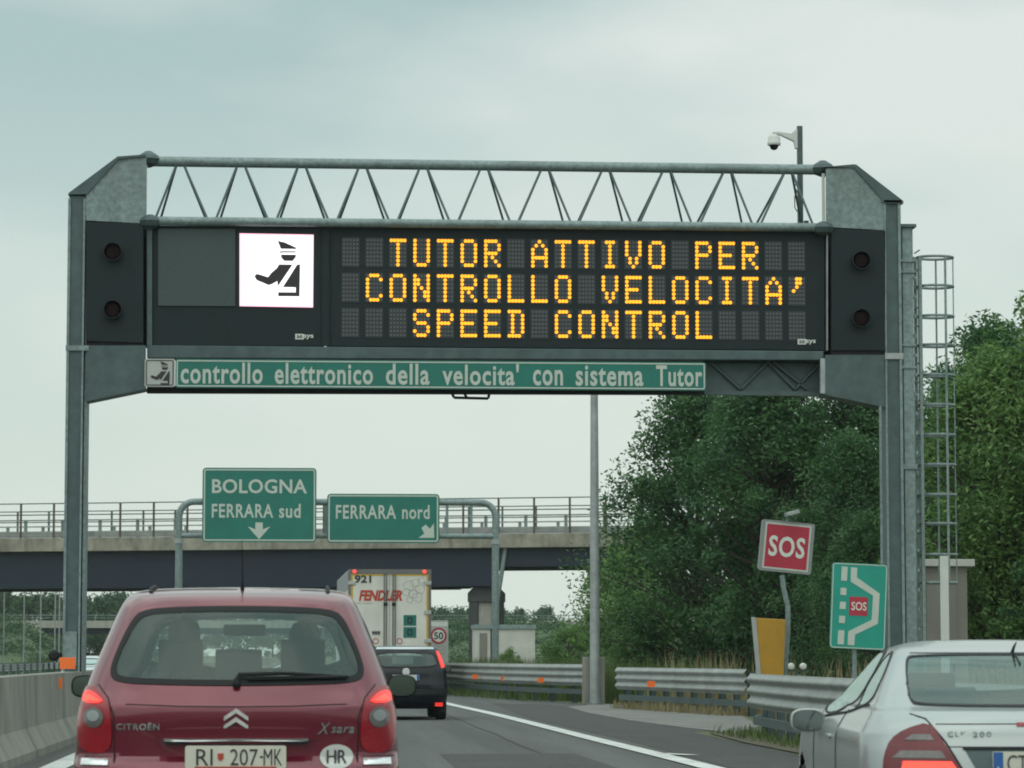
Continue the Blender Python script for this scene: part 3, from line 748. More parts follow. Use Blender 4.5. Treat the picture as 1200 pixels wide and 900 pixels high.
# shelter at the foot of the gantry
YB = 54
a, b = P(1077,664,YB), P(1134.5,768,YB)
t = thing('equipment_shelter', 'grey brown equipment shelter with a pale flat roof beside the gantry leg', 'shelter', ((a.x+b.x)/2, YB, 0))
obj('wall', MB().box(a.x, b.x, YB, YB+1.3, 0, a.z), M['cabin_dark'], t, world=True, bevel=.01)
obj('roof', MB().box(a.x-.05, P(1141,660,YB).x, YB-.1, YB+1.4, a.z+.003, P(1100,655.5,YB).z), M['cabin'], t, world=True, bevel=.01)
dd = obj('door', MB().box(a.x+.12, b.x-.2, YB-.025, YB-.002, .15, a.z-.25), M['cabin_dark'], t, world=True)
obj('handle', MB().box(b.x-.28, b.x-.25, YB-.05, YB-.025, .95, 1.1), M['trim'], dd, world=True)
# ================================================================== GANTRY
YG = 48.0
def q(u, v, Y=YG): p = P(u, v, Y); return (p.x, p.z)
GL = P(86,768,YG).x
gt = thing('motorway_gantry', 'huge grey steel gantry spanning the motorway and carrying the message board', 'gantry', (GL, YG, 0))
def gp(name, mb, m, bevel=0.0, smooth=False, parent=None): return obj(name, mb, M[m], parent or gt, world=True, bevel=bevel, smooth=smooth)
def pz(uv, y0, y1, Y=YG): return MB().prism([q(u, v, Y) for u, v in uv], y0, y1)
# left leg: box column plus shadow gap and rear flange
xl0, xl1 = q(79,500)[0], q(95.5,500)[0]
ztopL = q(90,229)[1]
gp('leg', MB().box(xl0, xl1, YG, YG+.55, 0, ztopL), 'galv_dark', .012)
gp('leg_flange', MB().box(xl0-.03, xl0+.01, YG-.03, YG+.02, .0, ztopL-.05).box(xl1-.01, xl1+.02, YG-.03, YG+.02, 0, ztopL-.05), 'galv')
gp('leg_shadow_gap', MB().box(xl1+.012, xl1+.035, YG+.1, YG+.6, 0, q(90,258)[1]), 'gap')  # near-black strip: shade inside the channel put into the colour
gp('leg_flange', MB().box(xl1+.035, xl1+.075, YG+.05, YG+.6, 0, q(90,258)[1]), 'galv')
gp('leg_cuff', MB().box(xl0-.015, xl1-.03, YG-.045, YG+.1, q(86,780)[1], q(86,740)[1]), 'galv')
gp('leg_collar', MB().box(xl0-.04, xl1+.1, YG-.04, YG+.6, q(86,411)[1], q(86,405)[1]), 'galv')
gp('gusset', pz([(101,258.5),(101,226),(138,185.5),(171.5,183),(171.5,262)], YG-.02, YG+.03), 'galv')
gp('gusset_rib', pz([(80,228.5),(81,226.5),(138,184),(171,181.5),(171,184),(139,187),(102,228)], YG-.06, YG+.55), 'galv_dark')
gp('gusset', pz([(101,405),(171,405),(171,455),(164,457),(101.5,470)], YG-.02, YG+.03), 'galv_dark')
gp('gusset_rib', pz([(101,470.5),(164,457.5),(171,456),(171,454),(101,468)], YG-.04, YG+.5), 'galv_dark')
# right leg: two columns
xr0, xr1, xr2, xr3 = q(1039,500)[0], q(1057.5,500)[0], q(1060,500)[0], q(1073,500)[0]
ztR = q(1050,238)[1]; ztR2 = q(1066,266)[1]
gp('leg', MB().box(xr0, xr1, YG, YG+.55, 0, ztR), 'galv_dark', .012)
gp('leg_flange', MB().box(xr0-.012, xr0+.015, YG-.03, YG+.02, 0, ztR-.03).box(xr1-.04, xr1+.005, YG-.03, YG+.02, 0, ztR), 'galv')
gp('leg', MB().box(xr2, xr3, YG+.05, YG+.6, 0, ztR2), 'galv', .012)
gp('leg_cap', MB().box(xr2-.05, xr3+.05, YG, YG+.65, ztR2, ztR2+.05).box(xr0-.05, xr1+.02, YG-.05, YG+.6, ztR, ztR+.04), 'galv_dark')
gp('leg_collar', MB().box(xr0-.02, xr1+.02, YG-.04, YG+.6, q(1050,421)[1], q(1050,414)[1]), 'galv_light')
for v in (305, 318, 404, 430, 548, 545):
    z = q(1066,v)[1]; gp('clamp_band', MB().box(xr2-.06, xr3+.03, YG+.02, YG+.62, z-.02, z+.02), 'galv')
gp('conduit', MB().tube([(q(1031.5,500)[0], YG-.02, 0), (q(1031.5,500)[0], YG-.02, q(1031,475)[1])], .022, 8), 'galv', smooth=True)
rg = MB()
for k in range(24):
    z = .4+k*.31; rg.box(xr3+.01, xr3+.05, YG+.06, YG+.12, z, z+.05)
gp('step_bolts', rg, 'galv')
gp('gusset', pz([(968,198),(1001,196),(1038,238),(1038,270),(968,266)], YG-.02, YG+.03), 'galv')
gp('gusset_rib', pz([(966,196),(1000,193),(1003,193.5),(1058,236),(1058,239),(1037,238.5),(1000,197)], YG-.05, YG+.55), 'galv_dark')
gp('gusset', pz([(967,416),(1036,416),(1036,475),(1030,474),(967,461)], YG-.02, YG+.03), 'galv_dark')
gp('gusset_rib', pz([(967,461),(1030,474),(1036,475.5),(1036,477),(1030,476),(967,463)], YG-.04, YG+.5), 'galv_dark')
# triangular truss above the board
yt = YG+.5
TL, TR = q(171,189,yt), q(970,199,yt)
gp('top_chord', MB().tube([(TL[0],yt,TL[1]),(TR[0],yt,TR[1])], .083, 14), 'galv', smooth=True)
BL, BR_ = q(168,258.5,YG-.02), q(970,266.5,YG-.02)
gp('front_chord', MB().tube([(BL[0],YG,BL[1]),(BR_[0],YG,BR_[1])], .07, 14), 'galv', smooth=True)
gp('rear_chord', MB().tube([(BL[0],YG+1.0,BL[1]),(BR_[0],YG+1.0,BR_[1])], .07, 14), 'galv', smooth=True)
nb = 11
# bays measured: apexes every ~71.5 photo pixels, from 211 to 923
ax = [q(211+71.3*k, 192.5, yt) for k in range(nb)]
bxs = [q(181+70.9*k, 258, YG) for k in range(nb+1)]
for k in range(nb):
    zt_ = TL[1]+(TR[1]-TL[1])*(ax[k][0]-TL[0])/(TR[0]-TL[0])
    for yb in (YG, YG+1.0):
        zb = BL[1]
        for base, sx in ((bxs[k], -.04), (bxs[k+1], .04)):
            bx_ = base[0]+(.0 if sx < 0 else -.1)
            gp('brace', MB().tube([(ax[k][0]+sx, yt, zt_), (bx_, yb, zb)], .019, 8), 'galv_dark', smooth=True)
for (u, v) in ((174,187),(964,198)):
    x, z = q(u, v, yt)
    gp('joint', MB().lathe([(.05,z+.13),(.16,z+.06),(.2,z),(.16,z-.08),(.04,z-.13)], (x, yt-.02, 0), n=10), 'galv_dark')
for (u, v) in ((176,259),(965,267)):
    x, z = q(u, v)
    gp('joint', MB().lathe([(.05,z+.1),(.15,z+.05),(.18,z),(.14,z-.08),(.04,z-.12)], (x, YG+.01, 0), n=10), 'galv_dark')
gp('end_post', MB().box(q(168.5,230)[0], q(171.5,230)[0], YG+.1, YG+.16, q(170,258)[1], q(170,192)[1]), 'sign_white')
gp('end_post', MB().box(q(965,230)[0], q(968,230)[0], YG+.1, YG+.16, q(966,262)[1], q(966,202)[1]), 'sign_white')
# bottom beam and lower truss
gp('bottom_beam', pz([(172,404),(966,411),(966,421.5),(172,419)], YG+.06, YG+.5), 'galv_dark', .01)
gp('lower_panel', pz([(826,422),(966,422.5),(966,461),(826,460)], YG+.42, YG+.47), 'galv_dark')
lb = MB()
for (u0, v0), (u1, v1) in (((832,424),(868,456)),((868,456),(900,424)),((900,424),(932,456)),((932,456),(962,424)),((906,424),(946,456))):
    a, b = q(u0,v0,YG+.38), q(u1,v1,YG+.38); lb.tube([(a[0],YG+.38,a[1]),(b[0],YG+.38,b[1])], .03, 6)
gp('lower_brace', lb, 'galv_dark')
gp('lower_chord', pz([(171,450),(828,454),(828,460.5),(171,458.5)], YG+.3, YG+.45), 'trim')
gp('lower_chord', pz([(828.5,456),(966,457),(966,462.5),(828.5,460.5)], YG+.3, YG+.45), 'galv_dark')
gp('rear_plate', pz([(972,260),(1040,262),(1040,277),(972,274)], YG+.05, YG+.08), 'galv_dark')
gp('rear_plate', pz([(100,252),(172,256),(172,268),(100,266)], YG+.05, YG+.08), 'galv_dark')
gp('rear_plate', pz([(160,259),(182,259),(182,404),(160,404)], YG+.5, YG+.54), 'board')
gp('rear_plate', pz([(955,262),(1010,262),(1010,424),(955,424)], YG+.96, YG+1.0), 'board')
gp('rear_plate', pz([(250,415),(966,418),(966,424),(250,424)], YG+.505, YG+.53), 'board')
gp('end_post', MB().box(q(961.5,440)[0], q(967,440)[0], YG-.01, YG+.05, q(965,461)[1], q(965,420)[1]), 'galv_light')
fb = MB()
for a, b in (((529,459),(532,466)),((532,466),(572,467)),((572,467),(574,459)),((543,459),(547,466))):
    A, B = q(*a, YG+.4), q(*b, YG+.4); fb.tube([(A[0],YG+.4,A[1]),(B[0],YG+.4,B[1])], .022, 6)
gp('sign_hanger', fb, 'trim')
gp('foot', MB().box(xl0-.3, xl1+.4, YG-.3, YG+.9, 0, .35).box(xr0-.4, xr3+.3, YG-.4, YG+1.0, 0, .3), 'concrete', .02)

# round dark signal on the left leg
x, z = q(63.5, 768)
o = obj('round_signal', MB().lathe([(.05,-.05),(.085,-.02),(.09,.04),(.07,.10),(.04,.10)], (0,0,0), 'y', 20).box(.05,.2,.05,.1,-.03,.03), M['trim'], loc=(x, YG-.06, z), smooth=True)
tag(o, 'small round dark signal lamp on the left gantry leg above the barrier', 'signal lamp')

# ================================================================== MESSAGE BOARD
vb = thing('message_board', 'big black electronic message board showing amber text and a white officer pictogram', 'message board', (q(575,340)[0], YG, q(575,404)[1]))
def vp(name, mb, m, bevel=0.0, smooth=False, parent=None, fixn=True): return obj(name, mb, M[m], parent or vb, world=True, bevel=bevel, smooth=smooth, fixn=fixn)
yb0 = YG+.08
vp('cabinet', pz([(178,263),(380,264),(380,405),(178,404)], yb0+.03, YG+.95), 'board', .01)
vp('cabinet', pz([(383,264),(968,270),(968,410),(383,405)], yb0+.03, YG+.95), 'board', .01)
vp('frame', pz([(377.5,264),(386,264),(386,405),(377.5,405)], yb0-.01, yb0+.028), 'board')
vp('end_strip', pz([(172,264),(178,264),(178,404),(172,404)], yb0-.02, yb0+.5), 'galv_dark')
vp('edge_strip', pz([(969.3,272),(970.8,272),(970.8,410),(969.3,410)], yb0-.03, yb0+.3), 'galv_light')
vp('matrix_panel', pz([(185,267),(275.5,267.5),(275.5,358),(185,357.5)], yb0+.005, yb0+.0285), 'board_grey')
pp = vp('pictogram_panel', pz([(281.5,273.5),(367.3,275),(366.6,358.8),(281.5,357.2)], yb0-.004, yb0+.0285), 'pict')
def loop_frame(outer, inner, y0, y1):
    n = len(outer); vs = [(*[a for a in (p[0], y0, p[1])],) for p in outer]+[(p[0], y0, p[1]) for p in inner]
    vs += [(p[0], y1, p[1]) for p in outer]+[(p[0], y1, p[1]) for p in inner]; fs = []
    for i in range(n):
        j = (i+1) % n; fs += [(i, j, n+j, n+i), (2*n+i, 3*n+i, 3*n+j, 2*n+j), (i, 2*n+i, 2*n+j, j), (n+i, n+j, 3*n+j, 3*n+i)]
    return MB().add(vs, fs)
O_ = [q(*p) for p in ((280.6,272.6),(367.6,274.2),(366.9,359.6),(280.6,358))]
I_ = [q(*p) for p in ((282.6,274.6),(366.2,276),(365.5,357.8),(282.6,356.2))]
vp('pink_edge', loop_frame(O_, I_, yb0-.008, yb0+.02), 'pict_edge', parent=pp)
oc = [(288,276),(361,277.3),(365,281.5),(364.4,352),(360.5,356.2),(287.5,355),(284,351),(284.2,280)]
ic = [(288.4,277),(360.6,278.2),(364,281.9),(363.4,351.6),(360.1,355.2),(287.9,354),(285,350.6),(285.2,280.4)]
vp('keyline', loop_frame([q(*p) for p in oc], [q(*p) for p in ic], yb0-.010, yb0-.005), 'pict_edge', parent=pp)
def officer(map_, y0, y1):
    m = MB()
    for pts in ([(325.5,281.5),(334,283.5),(347,289.5),(347,291),(329,290.7)],[(327.5,295.5),(329,293.6),(346.6,293.8),(346.6,295),(330,295),(327.8,296)],
                [(329.3,297.6),(346.8,297.8),(346.6,300.5),(343,305),(333,304.8),(329.5,301)],
                [(327,309.2),(342.7,309.4),(325.6,334.8),(325,328.5),(319,332),(314.8,333.4),(301,327.6),(298.2,323.5),(299.6,320.8),(303,320.6),(314,324.2),(318,319),(324.5,313.5)],
                [(348.2,309.4),(351.7,309.2),(351,346.6),(326,346.4),(326,341.8),(346.6,342),(346.6,336),(331.5,335.6)]):
        m.prism([map_(u, v) for u, v in pts], y0, y1)
    return m
vp('officer_figure', officer(lambda u, v: q(u, v), yb0-.011, yb0-.0045), 'pict_dark', parent=pp)
# maker's tags
for (u, v) in ((346,390.5),(936,396.5)):
    a, b = q(u, v), q(u+10, v+6.4)
    tg = vp('maker_tag', MB().box(a[0], b[0], yb0+.02, yb0+.0275, b[1], a[1]), 'sign_white')
    x, z = q(u+15.5, v+3.6)
    vp('lettering', shift(text_mb('sys', .155, .075, .02), (x, yb0+.022, z)), 'sign_white', parent=tg, fixn=False)
    x, z = q(u+5, v+3.2)
    vp('lettering', shift(text_mb('ae', .09, .05, .01), (x, yb0+.017, z)), 'ink', parent=tg, fixn=False)
# LED characters 5 x 7
F57 = {'T':('11111','00100','00100','00100','00100','00100','00100'),'U':('10001',)*6+('01110',),'O':('01110',)+('10001',)*5+('01110',),
'R':('11110','10001','10001','11110','10100','10010','10001'),'A':('00100','01010','10001','10001','11111','10001','10001'),'I':('01110',)+('00100',)*5+('01110',),
'V':('10001','10001','10001','10001','01010','01010','00100'),'P':('11110','10001','10001','11110','10000','10000','10000'),'E':('11111','10000','10000','11110','10000','10000','11111'),
'C':('01110','10001','10000','10000','10000','10001','01110'),'N':('10001','11001','11001','10101','10011','10011','10001'),'L':('10000',)*6+('11111',),
'S':('01110','10001','10000','01110','00001','10001','01110'),'D':('11110','01001','01001','01001','01001','01001','11110'),"'":('00011','00011','00110','00100','00000','00000','00000'),' ':('00000',)*7}
F57["'"] = ('00110','00110','00100','01000','00000','00000','00000')
rows = ["  TUTOR ATTIVO PER  ", " CONTROLLO VELOCITA'", "   SPEED CONTROL    "]
def disc(mb, x, z, y, r, n=8):
    c = len(mb.v)
    mb.v += [(x+r*math.cos(2*math.pi*k/n+.39), y, z+r*math.sin(2*math.pi*k/n+.39)) for k in range(n)]
    mb.v += [(x+r*math.cos(2*math.pi*k/n+.39), y+.012, z+r*math.sin(2*math.pi*k/n+.39)) for k in range(n)]
    mb.f.append(tuple(c+k for k in range(n)))
    mb.f += [(c+k, c+n+k, c+n+(k+1) % n, c+(k+1) % n) for k in range(n)]
X0 = q(403.2,300)[0]; X1 = q(927,300)[0]           # left dot column of first and last cell
pitch = (X1-X0)/19
dx = (q(418.8,300)[0]-X0)/4
zrow = [q(600, v)[1] for v in (282.0, 323.3, 364.3)]
dz = (q(600,282)[1]-q(600,310.4)[1])/6
M['cell'] = mat('character_matrix', (.026,.034,.039), .5, 0, .15, 8)
for r_, txt in enumerate(rows):
    for c_, ch in enumerate(txt):
        on, off = MB(), MB(); g_ = F57[ch]; xa = X0+pitch*c_; zt_ = zrow[r_]
        cell = vp('character_cell', MB().box(xa-.035, xa+dx*4+.035, yb0+.022, yb0+.0285, zt_-dz*6-.04, zt_+.04), 'cell')
        for i in range(7):
            for j in range(5):
                x = xa+dx*j; z = zt_-dz*i
                if g_[i][j] == '1': disc(on, x, z, yb0+.010, .0292)
                else: disc(off, x, z, yb0+.016, .0165, 6)
        if on.v: vp('lit_leds', on, 'led_on', parent=cell, fixn=False)
        if off.v: vp('unlit_leds', off, 'led_off', parent=cell, fixn=False)

# dark lamp panels either side
def lampbox(label, uv, lamps):
    xs = [q(u, v)[0] for u, v in uv]; zs = [q(u, v)[1] for u, v in uv]
    t = thing('signal_panel', label, 'signal panel', (sum(xs)/len(xs), YG, min(zs)), group='dark lamp panels at the gantry ends')
    obj('backboard', pz(uv, YG-.03, YG+.04), M['board'], t, world=True, bevel=.008)
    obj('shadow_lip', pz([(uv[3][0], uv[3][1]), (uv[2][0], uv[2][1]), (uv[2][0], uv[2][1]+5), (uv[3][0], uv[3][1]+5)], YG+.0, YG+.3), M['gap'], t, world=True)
    for u, v in lamps:
        x, z = q(u, v)
        l = obj('lamp', MB().lathe([(.145,-.03),(.15,-.16),(.135,-.16),(.13,-.05),(.02,-.045)], (x, YG, z), 'y', 24), M['board'], t, world=True, smooth=True)
        obj('lens', MB().lathe([(.128,-.055),(.10,-.085),(.03,-.095)], (x, YG, z), 'y', 20), M['lens_dark'], l, world=True, smooth=True)
lampbox('black panel with two unlit round lamps beside the left gantry leg', [(101,260.5),(168,262),(168,402),(101,400)], ((132.5,296),(132.5,363.5)))
lampbox('black panel with two unlit round lamps beside the right gantry leg', [(974,270),(1037.5,270),(1037.5,411),(974,411)], ((1008,306),(1008,373.5)))

# long green sign with officer icon
a, b = q(170,421), q(205,454)
t = thing('officer_icon_sign', 'small square sign with a dark officer silhouette at the left end of the green strip', 'road sign', ((a[0]+b[0])/2, YG-.1, b[1]))
obj('panel', MB().prism(rrect(a[0], b[0], b[1], a[1], .03), YG-.1, YG-.06), M['sign_grey'], t, world=True)
obj('border', frame_mb(a[0]+.02, b[0]-.02, b[1]+.02, a[1]-.02, .03, .014, YG-.106, YG-.101), M['pict_dark'], t, world=True)
cx0, cz0 = q(188.5, 438.3); sc_ = (b[0]-a[0])/86*1.02
obj('officer_figure', officer(lambda u, v: (cx0+(u-326)*sc_, cz0-(v-315)*sc_), YG-.106, YG-.101), M['pict_dark'], t, world=True)
obj('bracket', MB().box(a[0]+.1,a[0]+.15,YG-.058,YG+.32,a[1]-.2,a[1]-.1), M['galv'], t, world=True)
ul, ur = q(206,421), q(826.5,457.5)
za, zb_ = q(206,421.3)[1], q(206,454.8)[1]
t = thing('information_sign', 'long green strip sign with grey lowercase lettering hanging under the message board', 'road sign', ((ul[0]+ur[0])/2, YG-.1, zb_))
obj('panel', MB().prism(rrect(ul[0], ur[0], zb_, za, .035), YG-.1, YG-.06), M['green'], t, world=True)
obj('border', frame_mb(ul[0]+.018, ur[0]-.018, zb_+.018, za-.018, .03, .02, YG-.106, YG-.101), M['sign_letter'], t, world=True)
for wd, u0, u1 in (("controllo",212,308),("elettronico",322,437),("della",452,503),("velocita'",518,607.5),("con",624,659),("sistema",674,753),("Tutor",768,822)):
    asc = wd[0] in 'edTv' or 'l' in wd or 't' in wd
    has = 'l' in wd or 't' in wd or 'd' in wd or 'T' in wd
    p0 = q(u0,440); p1 = q(u1,440); um = (u0+u1)/2; vb_ = 451.2-(um-212)*.0005
    vt_ = 426.2 if has else 432.4
    zb2, zt2 = q(um, 451.0)[1], q(um, vt_)[1]
    zc = (za+zb_)/2; zb2 = zb_+.062; zt2 = zb2+(.335 if has else .252)
    if wd == 'sistema': zt2 = zb2+.325
    if wd == "velocita'": zt2 = zb2+.34
    o = obj('lettering', shift(text_mb(wd, p1[0]-p0[0], zt2-zb2, .022, spacing=1.1), ((p0[0]+p1[0])/2, YG-.106, (zb2+zt2)/2)), M['sign_letter'], t, world=True, fixn=False)
hb = MB()
for u in (230, 420, 640, 800):
    x = q(u,440)[0]; hb.box(x-.03,x+.03,YG-.058,YG+.31,za-.3,za-.24)
obj('bracket', hb, M['galv'], t, world=True)

# CCTV dome camera on its mast, standing on the gantry
YC = YG+1.15
x, z0 = q(938, 266, YC); z1 = q(938, 148, YC)[1]
t = thing('cctv_camera', 'white dome camera hanging from a bracket on a short mast above the gantry', 'camera', (x, YC, z0))
obj('mast', MB().box(-.042,.042,-.042,.042,-.1,z1-z0), M['galv_dark'], t)
fx = lambda u, v: (q(u, v, YC)[0]-x, q(u, v, YC)[1]-z0)
obj('bracket', MB().prism([fx(905.5,154.5),(fx(912,154.5)),(fx(927,156.5)),(fx(932,152)),(fx(935.5,152)),(fx(935.5,175)),(fx(931.5,174)),(fx(930,166)),(fx(914,158.5)),(fx(905.5,157))], -.04, .04), M['cam_white'], t, bevel=.01)
dxc, dzc = fx(907, 166)
obj('housing', MB().lathe([(.03,.13),(.075,.10),(.098,.07),(.105,-.02),(.112,-.03),(.105,-.06)], (dxc,0,dzc), n=24), M['cam_white'], t, smooth=True)
obj('dome', MB().lathe([(.075,-.06),(.065,-.10),(.04,-.13),(.01,-.14)], (dxc,0,dzc), n=20), M['trim'], t, smooth=True)
obj('hanger', MB().tube([(dxc,0,dzc+.12),(dxc,0,fx(906,156)[1])], .02, 8), M['cam_white'], t)
obj('cable_loop', MB().tube([(-.05,0,.25),(-.09,0,.32),(-.09,0,.5),(-.05,0,.58),(-.09,0,.66),(-.05,0,.75)], .008, 6), M['trim'], t)
obj('junction_box', MB().box(.06,.13,-.05,.05,-.05,.1), M['galv_dark'], t)

# caged ladder right of the leg
YLd = YG+.35
lx = q(1077, 500, YLd)[0]; lr = q(1119, 500, YLd)[0]; rad = (lr-lx)/2; cxl = (lx+lr)/2
t = thing('caged_ladder', 'grey caged access ladder running up the right gantry leg', 'ladder', (cxl, YLd, 0))
vs = [302,336,371,405,440,475,510,545,580,614,650,683]
hz_ = [q(1098, v, YLd)[1] for v in vs]
for z in hz_:
    h_ = MB().tube([(rad*math.cos(2*math.pi*k/24), rad*.8*math.sin(2*math.pi*k/24), z) for k in range(24)], .021, 6, closed=True)
    obj('hoop', h_, M['galv'], t, smooth=True)
for xx, yy, w in ((-rad+.02,0,.02),(.06,rad*.8,.014),(.115,-rad*.8,.018),(rad,0,.008)):
    obj('cage_bar', MB().box(xx-w,xx+w,yy-.008,yy+.008,hz_[-1],hz_[0]), M['galv'], t)
for yy in (-.2, .2):
    obj('rail', MB().box(-rad-.02,-rad+.03,yy-.02,yy+.02,.3,hz_[0]), M['galv'], t)
rg = MB()
for k in range(25): rg.tube([(-rad,-.2,.5+.3*k),(-rad,.2,.5+.3*k)], .012, 6)
obj('rungs', rg, M['galv'], t)
a, b = q(1097.5,652,YLd), q(1108.5,755,YLd)
obj('guard_plate', MB().box(a[0]-cxl, b[0]-cxl, -rad*.8-.03, -rad*.8-.012, b[1]-.6, a[1]), M['cam_white'], t)
# ================================================================== CARS
def pchip(xs, ys):
    n = len(xs); h = [xs[i+1]-xs[i] for i in range(n-1)]; d = [(ys[i+1]-ys[i])/h[i] for i in range(n-1)]
    m = [d[0]]+[0.0]*(n-2)+[d[-1]]
    for i in range(1, n-1):
        if d[i-1]*d[i] > 0:
            w1, w2 = 2*h[i]+h[i-1], h[i]+2*h[i-1]; m[i] = (w1+w2)/(w1/d[i-1]+w2/d[i])
    def f(x):
        if x <= xs[0]: return ys[0]
        if x >= xs[-1]: return ys[-1]
        lo = 0
        while xs[lo+1] < x: lo += 1
        t = (x-xs[lo])/h[lo]; a, b = ys[lo], ys[lo+1]; p, q_ = m[lo]*h[lo], m[lo+1]*h[lo]
        return (2*t**3-3*t*t+1)*a+(t**3-2*t*t+t)*p+(-2*t**3+3*t*t)*b+(t**3-t*t)*q_
    return f
def inside(p, poly):
    x, y = p; c = False; n = len(poly)
    for i in range(n):
        x0, y0 = poly[i]; x1, y1 = poly[(i+1) % n]
        if (y0 > y) != (y1 > y) and x < (x1-x0)*(y-y0)/(y1-y0)+x0: c = not c
    return c
def smooth_poly(pts, it=2):
    for _ in range(it):
        out = []
        for i in range(len(pts)):
            a, b = pts[i], pts[(i+1) % len(pts)]
            out += [(a[0]*.75+b[0]*.25, a[1]*.75+b[1]*.25), (a[0]*.25+b[0]*.75, a[1]*.25+b[1]*.75)]
        pts = out
    return pts
def densify(poly, d):
    out = []
    for i in range(len(poly)):
        a, b = Vector(poly[i]), Vector(poly[(i+1) % len(poly)]); n = max(1, int((b-a).length/d))
        out += [tuple(a+(b-a)*k/n) for k in range(n)]
    return out
def shrink(poly, k, c=None):
    cx = c[0] if c else sum(p[0] for p in poly)/len(poly); cz = c[1] if c else sum(p[1] for p in poly)/len(poly)
    return [(cx+(x-cx)*k, cz+(z-cz)*k) for x, z in poly]
class Shell:
    """body as a stack of plan outlines: rear end, front end, half width, corner depth and squareness at each height"""
    def __init__(s, tab):
        z = [r[0] for r in tab]; s.z0, s.z1 = z[0], z[-1]; s.zs = z
        s.yr, s.yf, s.w, s.er, s.ef = (pchip(z, [r[i] for r in tab]) for i in range(1, 6))
        s.nr, s.nf = 2.6, 2.5
    def rear(s, x, z):
        w = s.w(z); k = min(.9995, abs(x)/w)
        return s.yr(z)+s.er(z)*(1-(1-k**s.nr)**(1/s.nr))
    def front(s, x, z):
        w = s.w(z); k = min(.9995, abs(x)/w)
        return s.yf(z)-s.ef(z)*(1-(1-k**s.nf)**(1/s.nf))
    def side(s, y, z):
        w = s.w(z); a, b = s.yr(z)+s.er(z), s.yf(z)-s.ef(z)
        if y < a: k = min(1, max(0, (a-y)/s.er(z))); return w*max(0, 1-k**s.nr)**(1/s.nr)
        if y > b: k = min(1, max(0, (y-b)/s.ef(z))); return w*max(0, 1-k**s.nf)**(1/s.nf)
        return w
    def P3(s, mode, a, z):
        if mode == 'rear': return Vector((a, s.rear(a, z), z))
        if mode == 'front': return Vector((a, s.front(a, z), z))
        return Vector(((1 if mode == 'right' else -1)*s.side(a, z), a, z))
    def pt(s, mode, a, z, off=0.0):
        p = s.P3(mode, a, z)
        if off:
            e = .004; da = s.P3(mode, a+e, z)-s.P3(mode, a-e, z); dz_ = s.P3(mode, a, z+e)-s.P3(mode, a, z-e)
            n = da.cross(dz_)
            n = n.normalized() if n.length > 1e-9 else Vector((0,-1,0))
            ref = {'rear': Vector((0,-1,.3)), 'front': Vector((0,1,.3)), 'right': Vector((1,0,.2)), 'left': Vector((-1,0,.2))}[mode]
            if n.dot(ref) < 0: n = -n
            p = p+n*off
        return p
    def mesh(s, dz=.03, nr=44, ns=26, nf=30, zextra=()):
        zs = []; z = s.z0
        while z < s.z1-.001: zs.append(z); z += dz
        zs = sorted(set([round(v, 4) for v in zs+list(zextra)+[s.z1-.02, s.z1-.01, s.z1-.004, s.z1]]))
        i = 0
        while i < len(zs)-1:
            a, b = zs[i], zs[i+1]
            if b-a > .0015 and max(abs(s.yr(a)-s.yr(b)), abs(s.yf(a)-s.yf(b))*.5, abs(s.w(a)-s.w(b))*1.5) > .035: zs.insert(i+1, (a+b)/2)
            else: i += 1
        mb = MB(); cnt = None
        for z in zs:
            w, er, ef, yr, yf = s.w(z), s.er(z), s.ef(z), s.yr(z), s.yf(z); ring = []
            for k in range(nr+1):
                a = -math.pi/2+math.pi*k/nr; sn = math.sin(a); c = abs(math.cos(a))
                # superellipse point
                x = w*math.copysign(abs(sn)**(2/s.nr), sn); y = yr+er*(1-c**(2/s.nr)); ring.append((x, y, z))
            for k in range(1, ns): ring.append((w, yr+er+(yf-ef-yr-er)*k/ns, z))
            for k in range(nf+1):
                a = math.pi/2-math.pi*k/nf; sn = math.sin(a); c = abs(math.cos(a))
                ring.append((w*math.copysign(abs(sn)**(2/s.nf), sn), yf-ef*(1-c**(2/s.nf)), z))
            for k in range(1, ns): ring.append((-w, yf-ef+(yr+er-yf+ef)*k/ns, z))
            cnt = len(ring); mb.v += ring
        for i in range(len(zs)-1):
            for k in range(cnt):
                a, b = i*cnt+k, i*cnt+(k+1) % cnt; mb.f.append((a, b, b+cnt, a+cnt))
        mb.f += [tuple(range(cnt-1, -1, -1)), tuple(range((len(zs)-1)*cnt, len(zs)*cnt))]
        return mb
    def cut(s, mb, holes, arches=()):
        keep = []
        for f in mb.f:
            if len(f) > 4: keep.append(f); continue
            c = sum((Vector(mb.v[i]) for i in f), Vector())/4; ok = True; mid = (s.yr(c.z)+s.yf(c.z))/2
            for mode, poly in holes:
                if mode == 'rear' and c.y < mid and inside((c.x, c.z), poly) and c.y < s.rear(c.x, c.z)+.05: ok = False
                elif mode == 'front' and c.y > mid and inside((c.x, c.z), poly) and c.y > s.front(c.x, c.z)-.05: ok = False
                elif mode == 'left' and c.x < 0 and inside((c.y, c.z), poly) and abs(c.x) > .6*s.w(c.z): ok = False
                elif mode == 'right' and c.x > 0 and inside((c.y, c.z), poly) and abs(c.x) > .6*s.w(c.z): ok = False
            for (yc, zc, r) in arches:
                if (c.y-yc)**2+(c.z-zc)**2 < r*r and abs(c.x) > .5*s.w(c.z): ok = False
            if ok: keep.append(f)
        mb.f = keep
        return mb
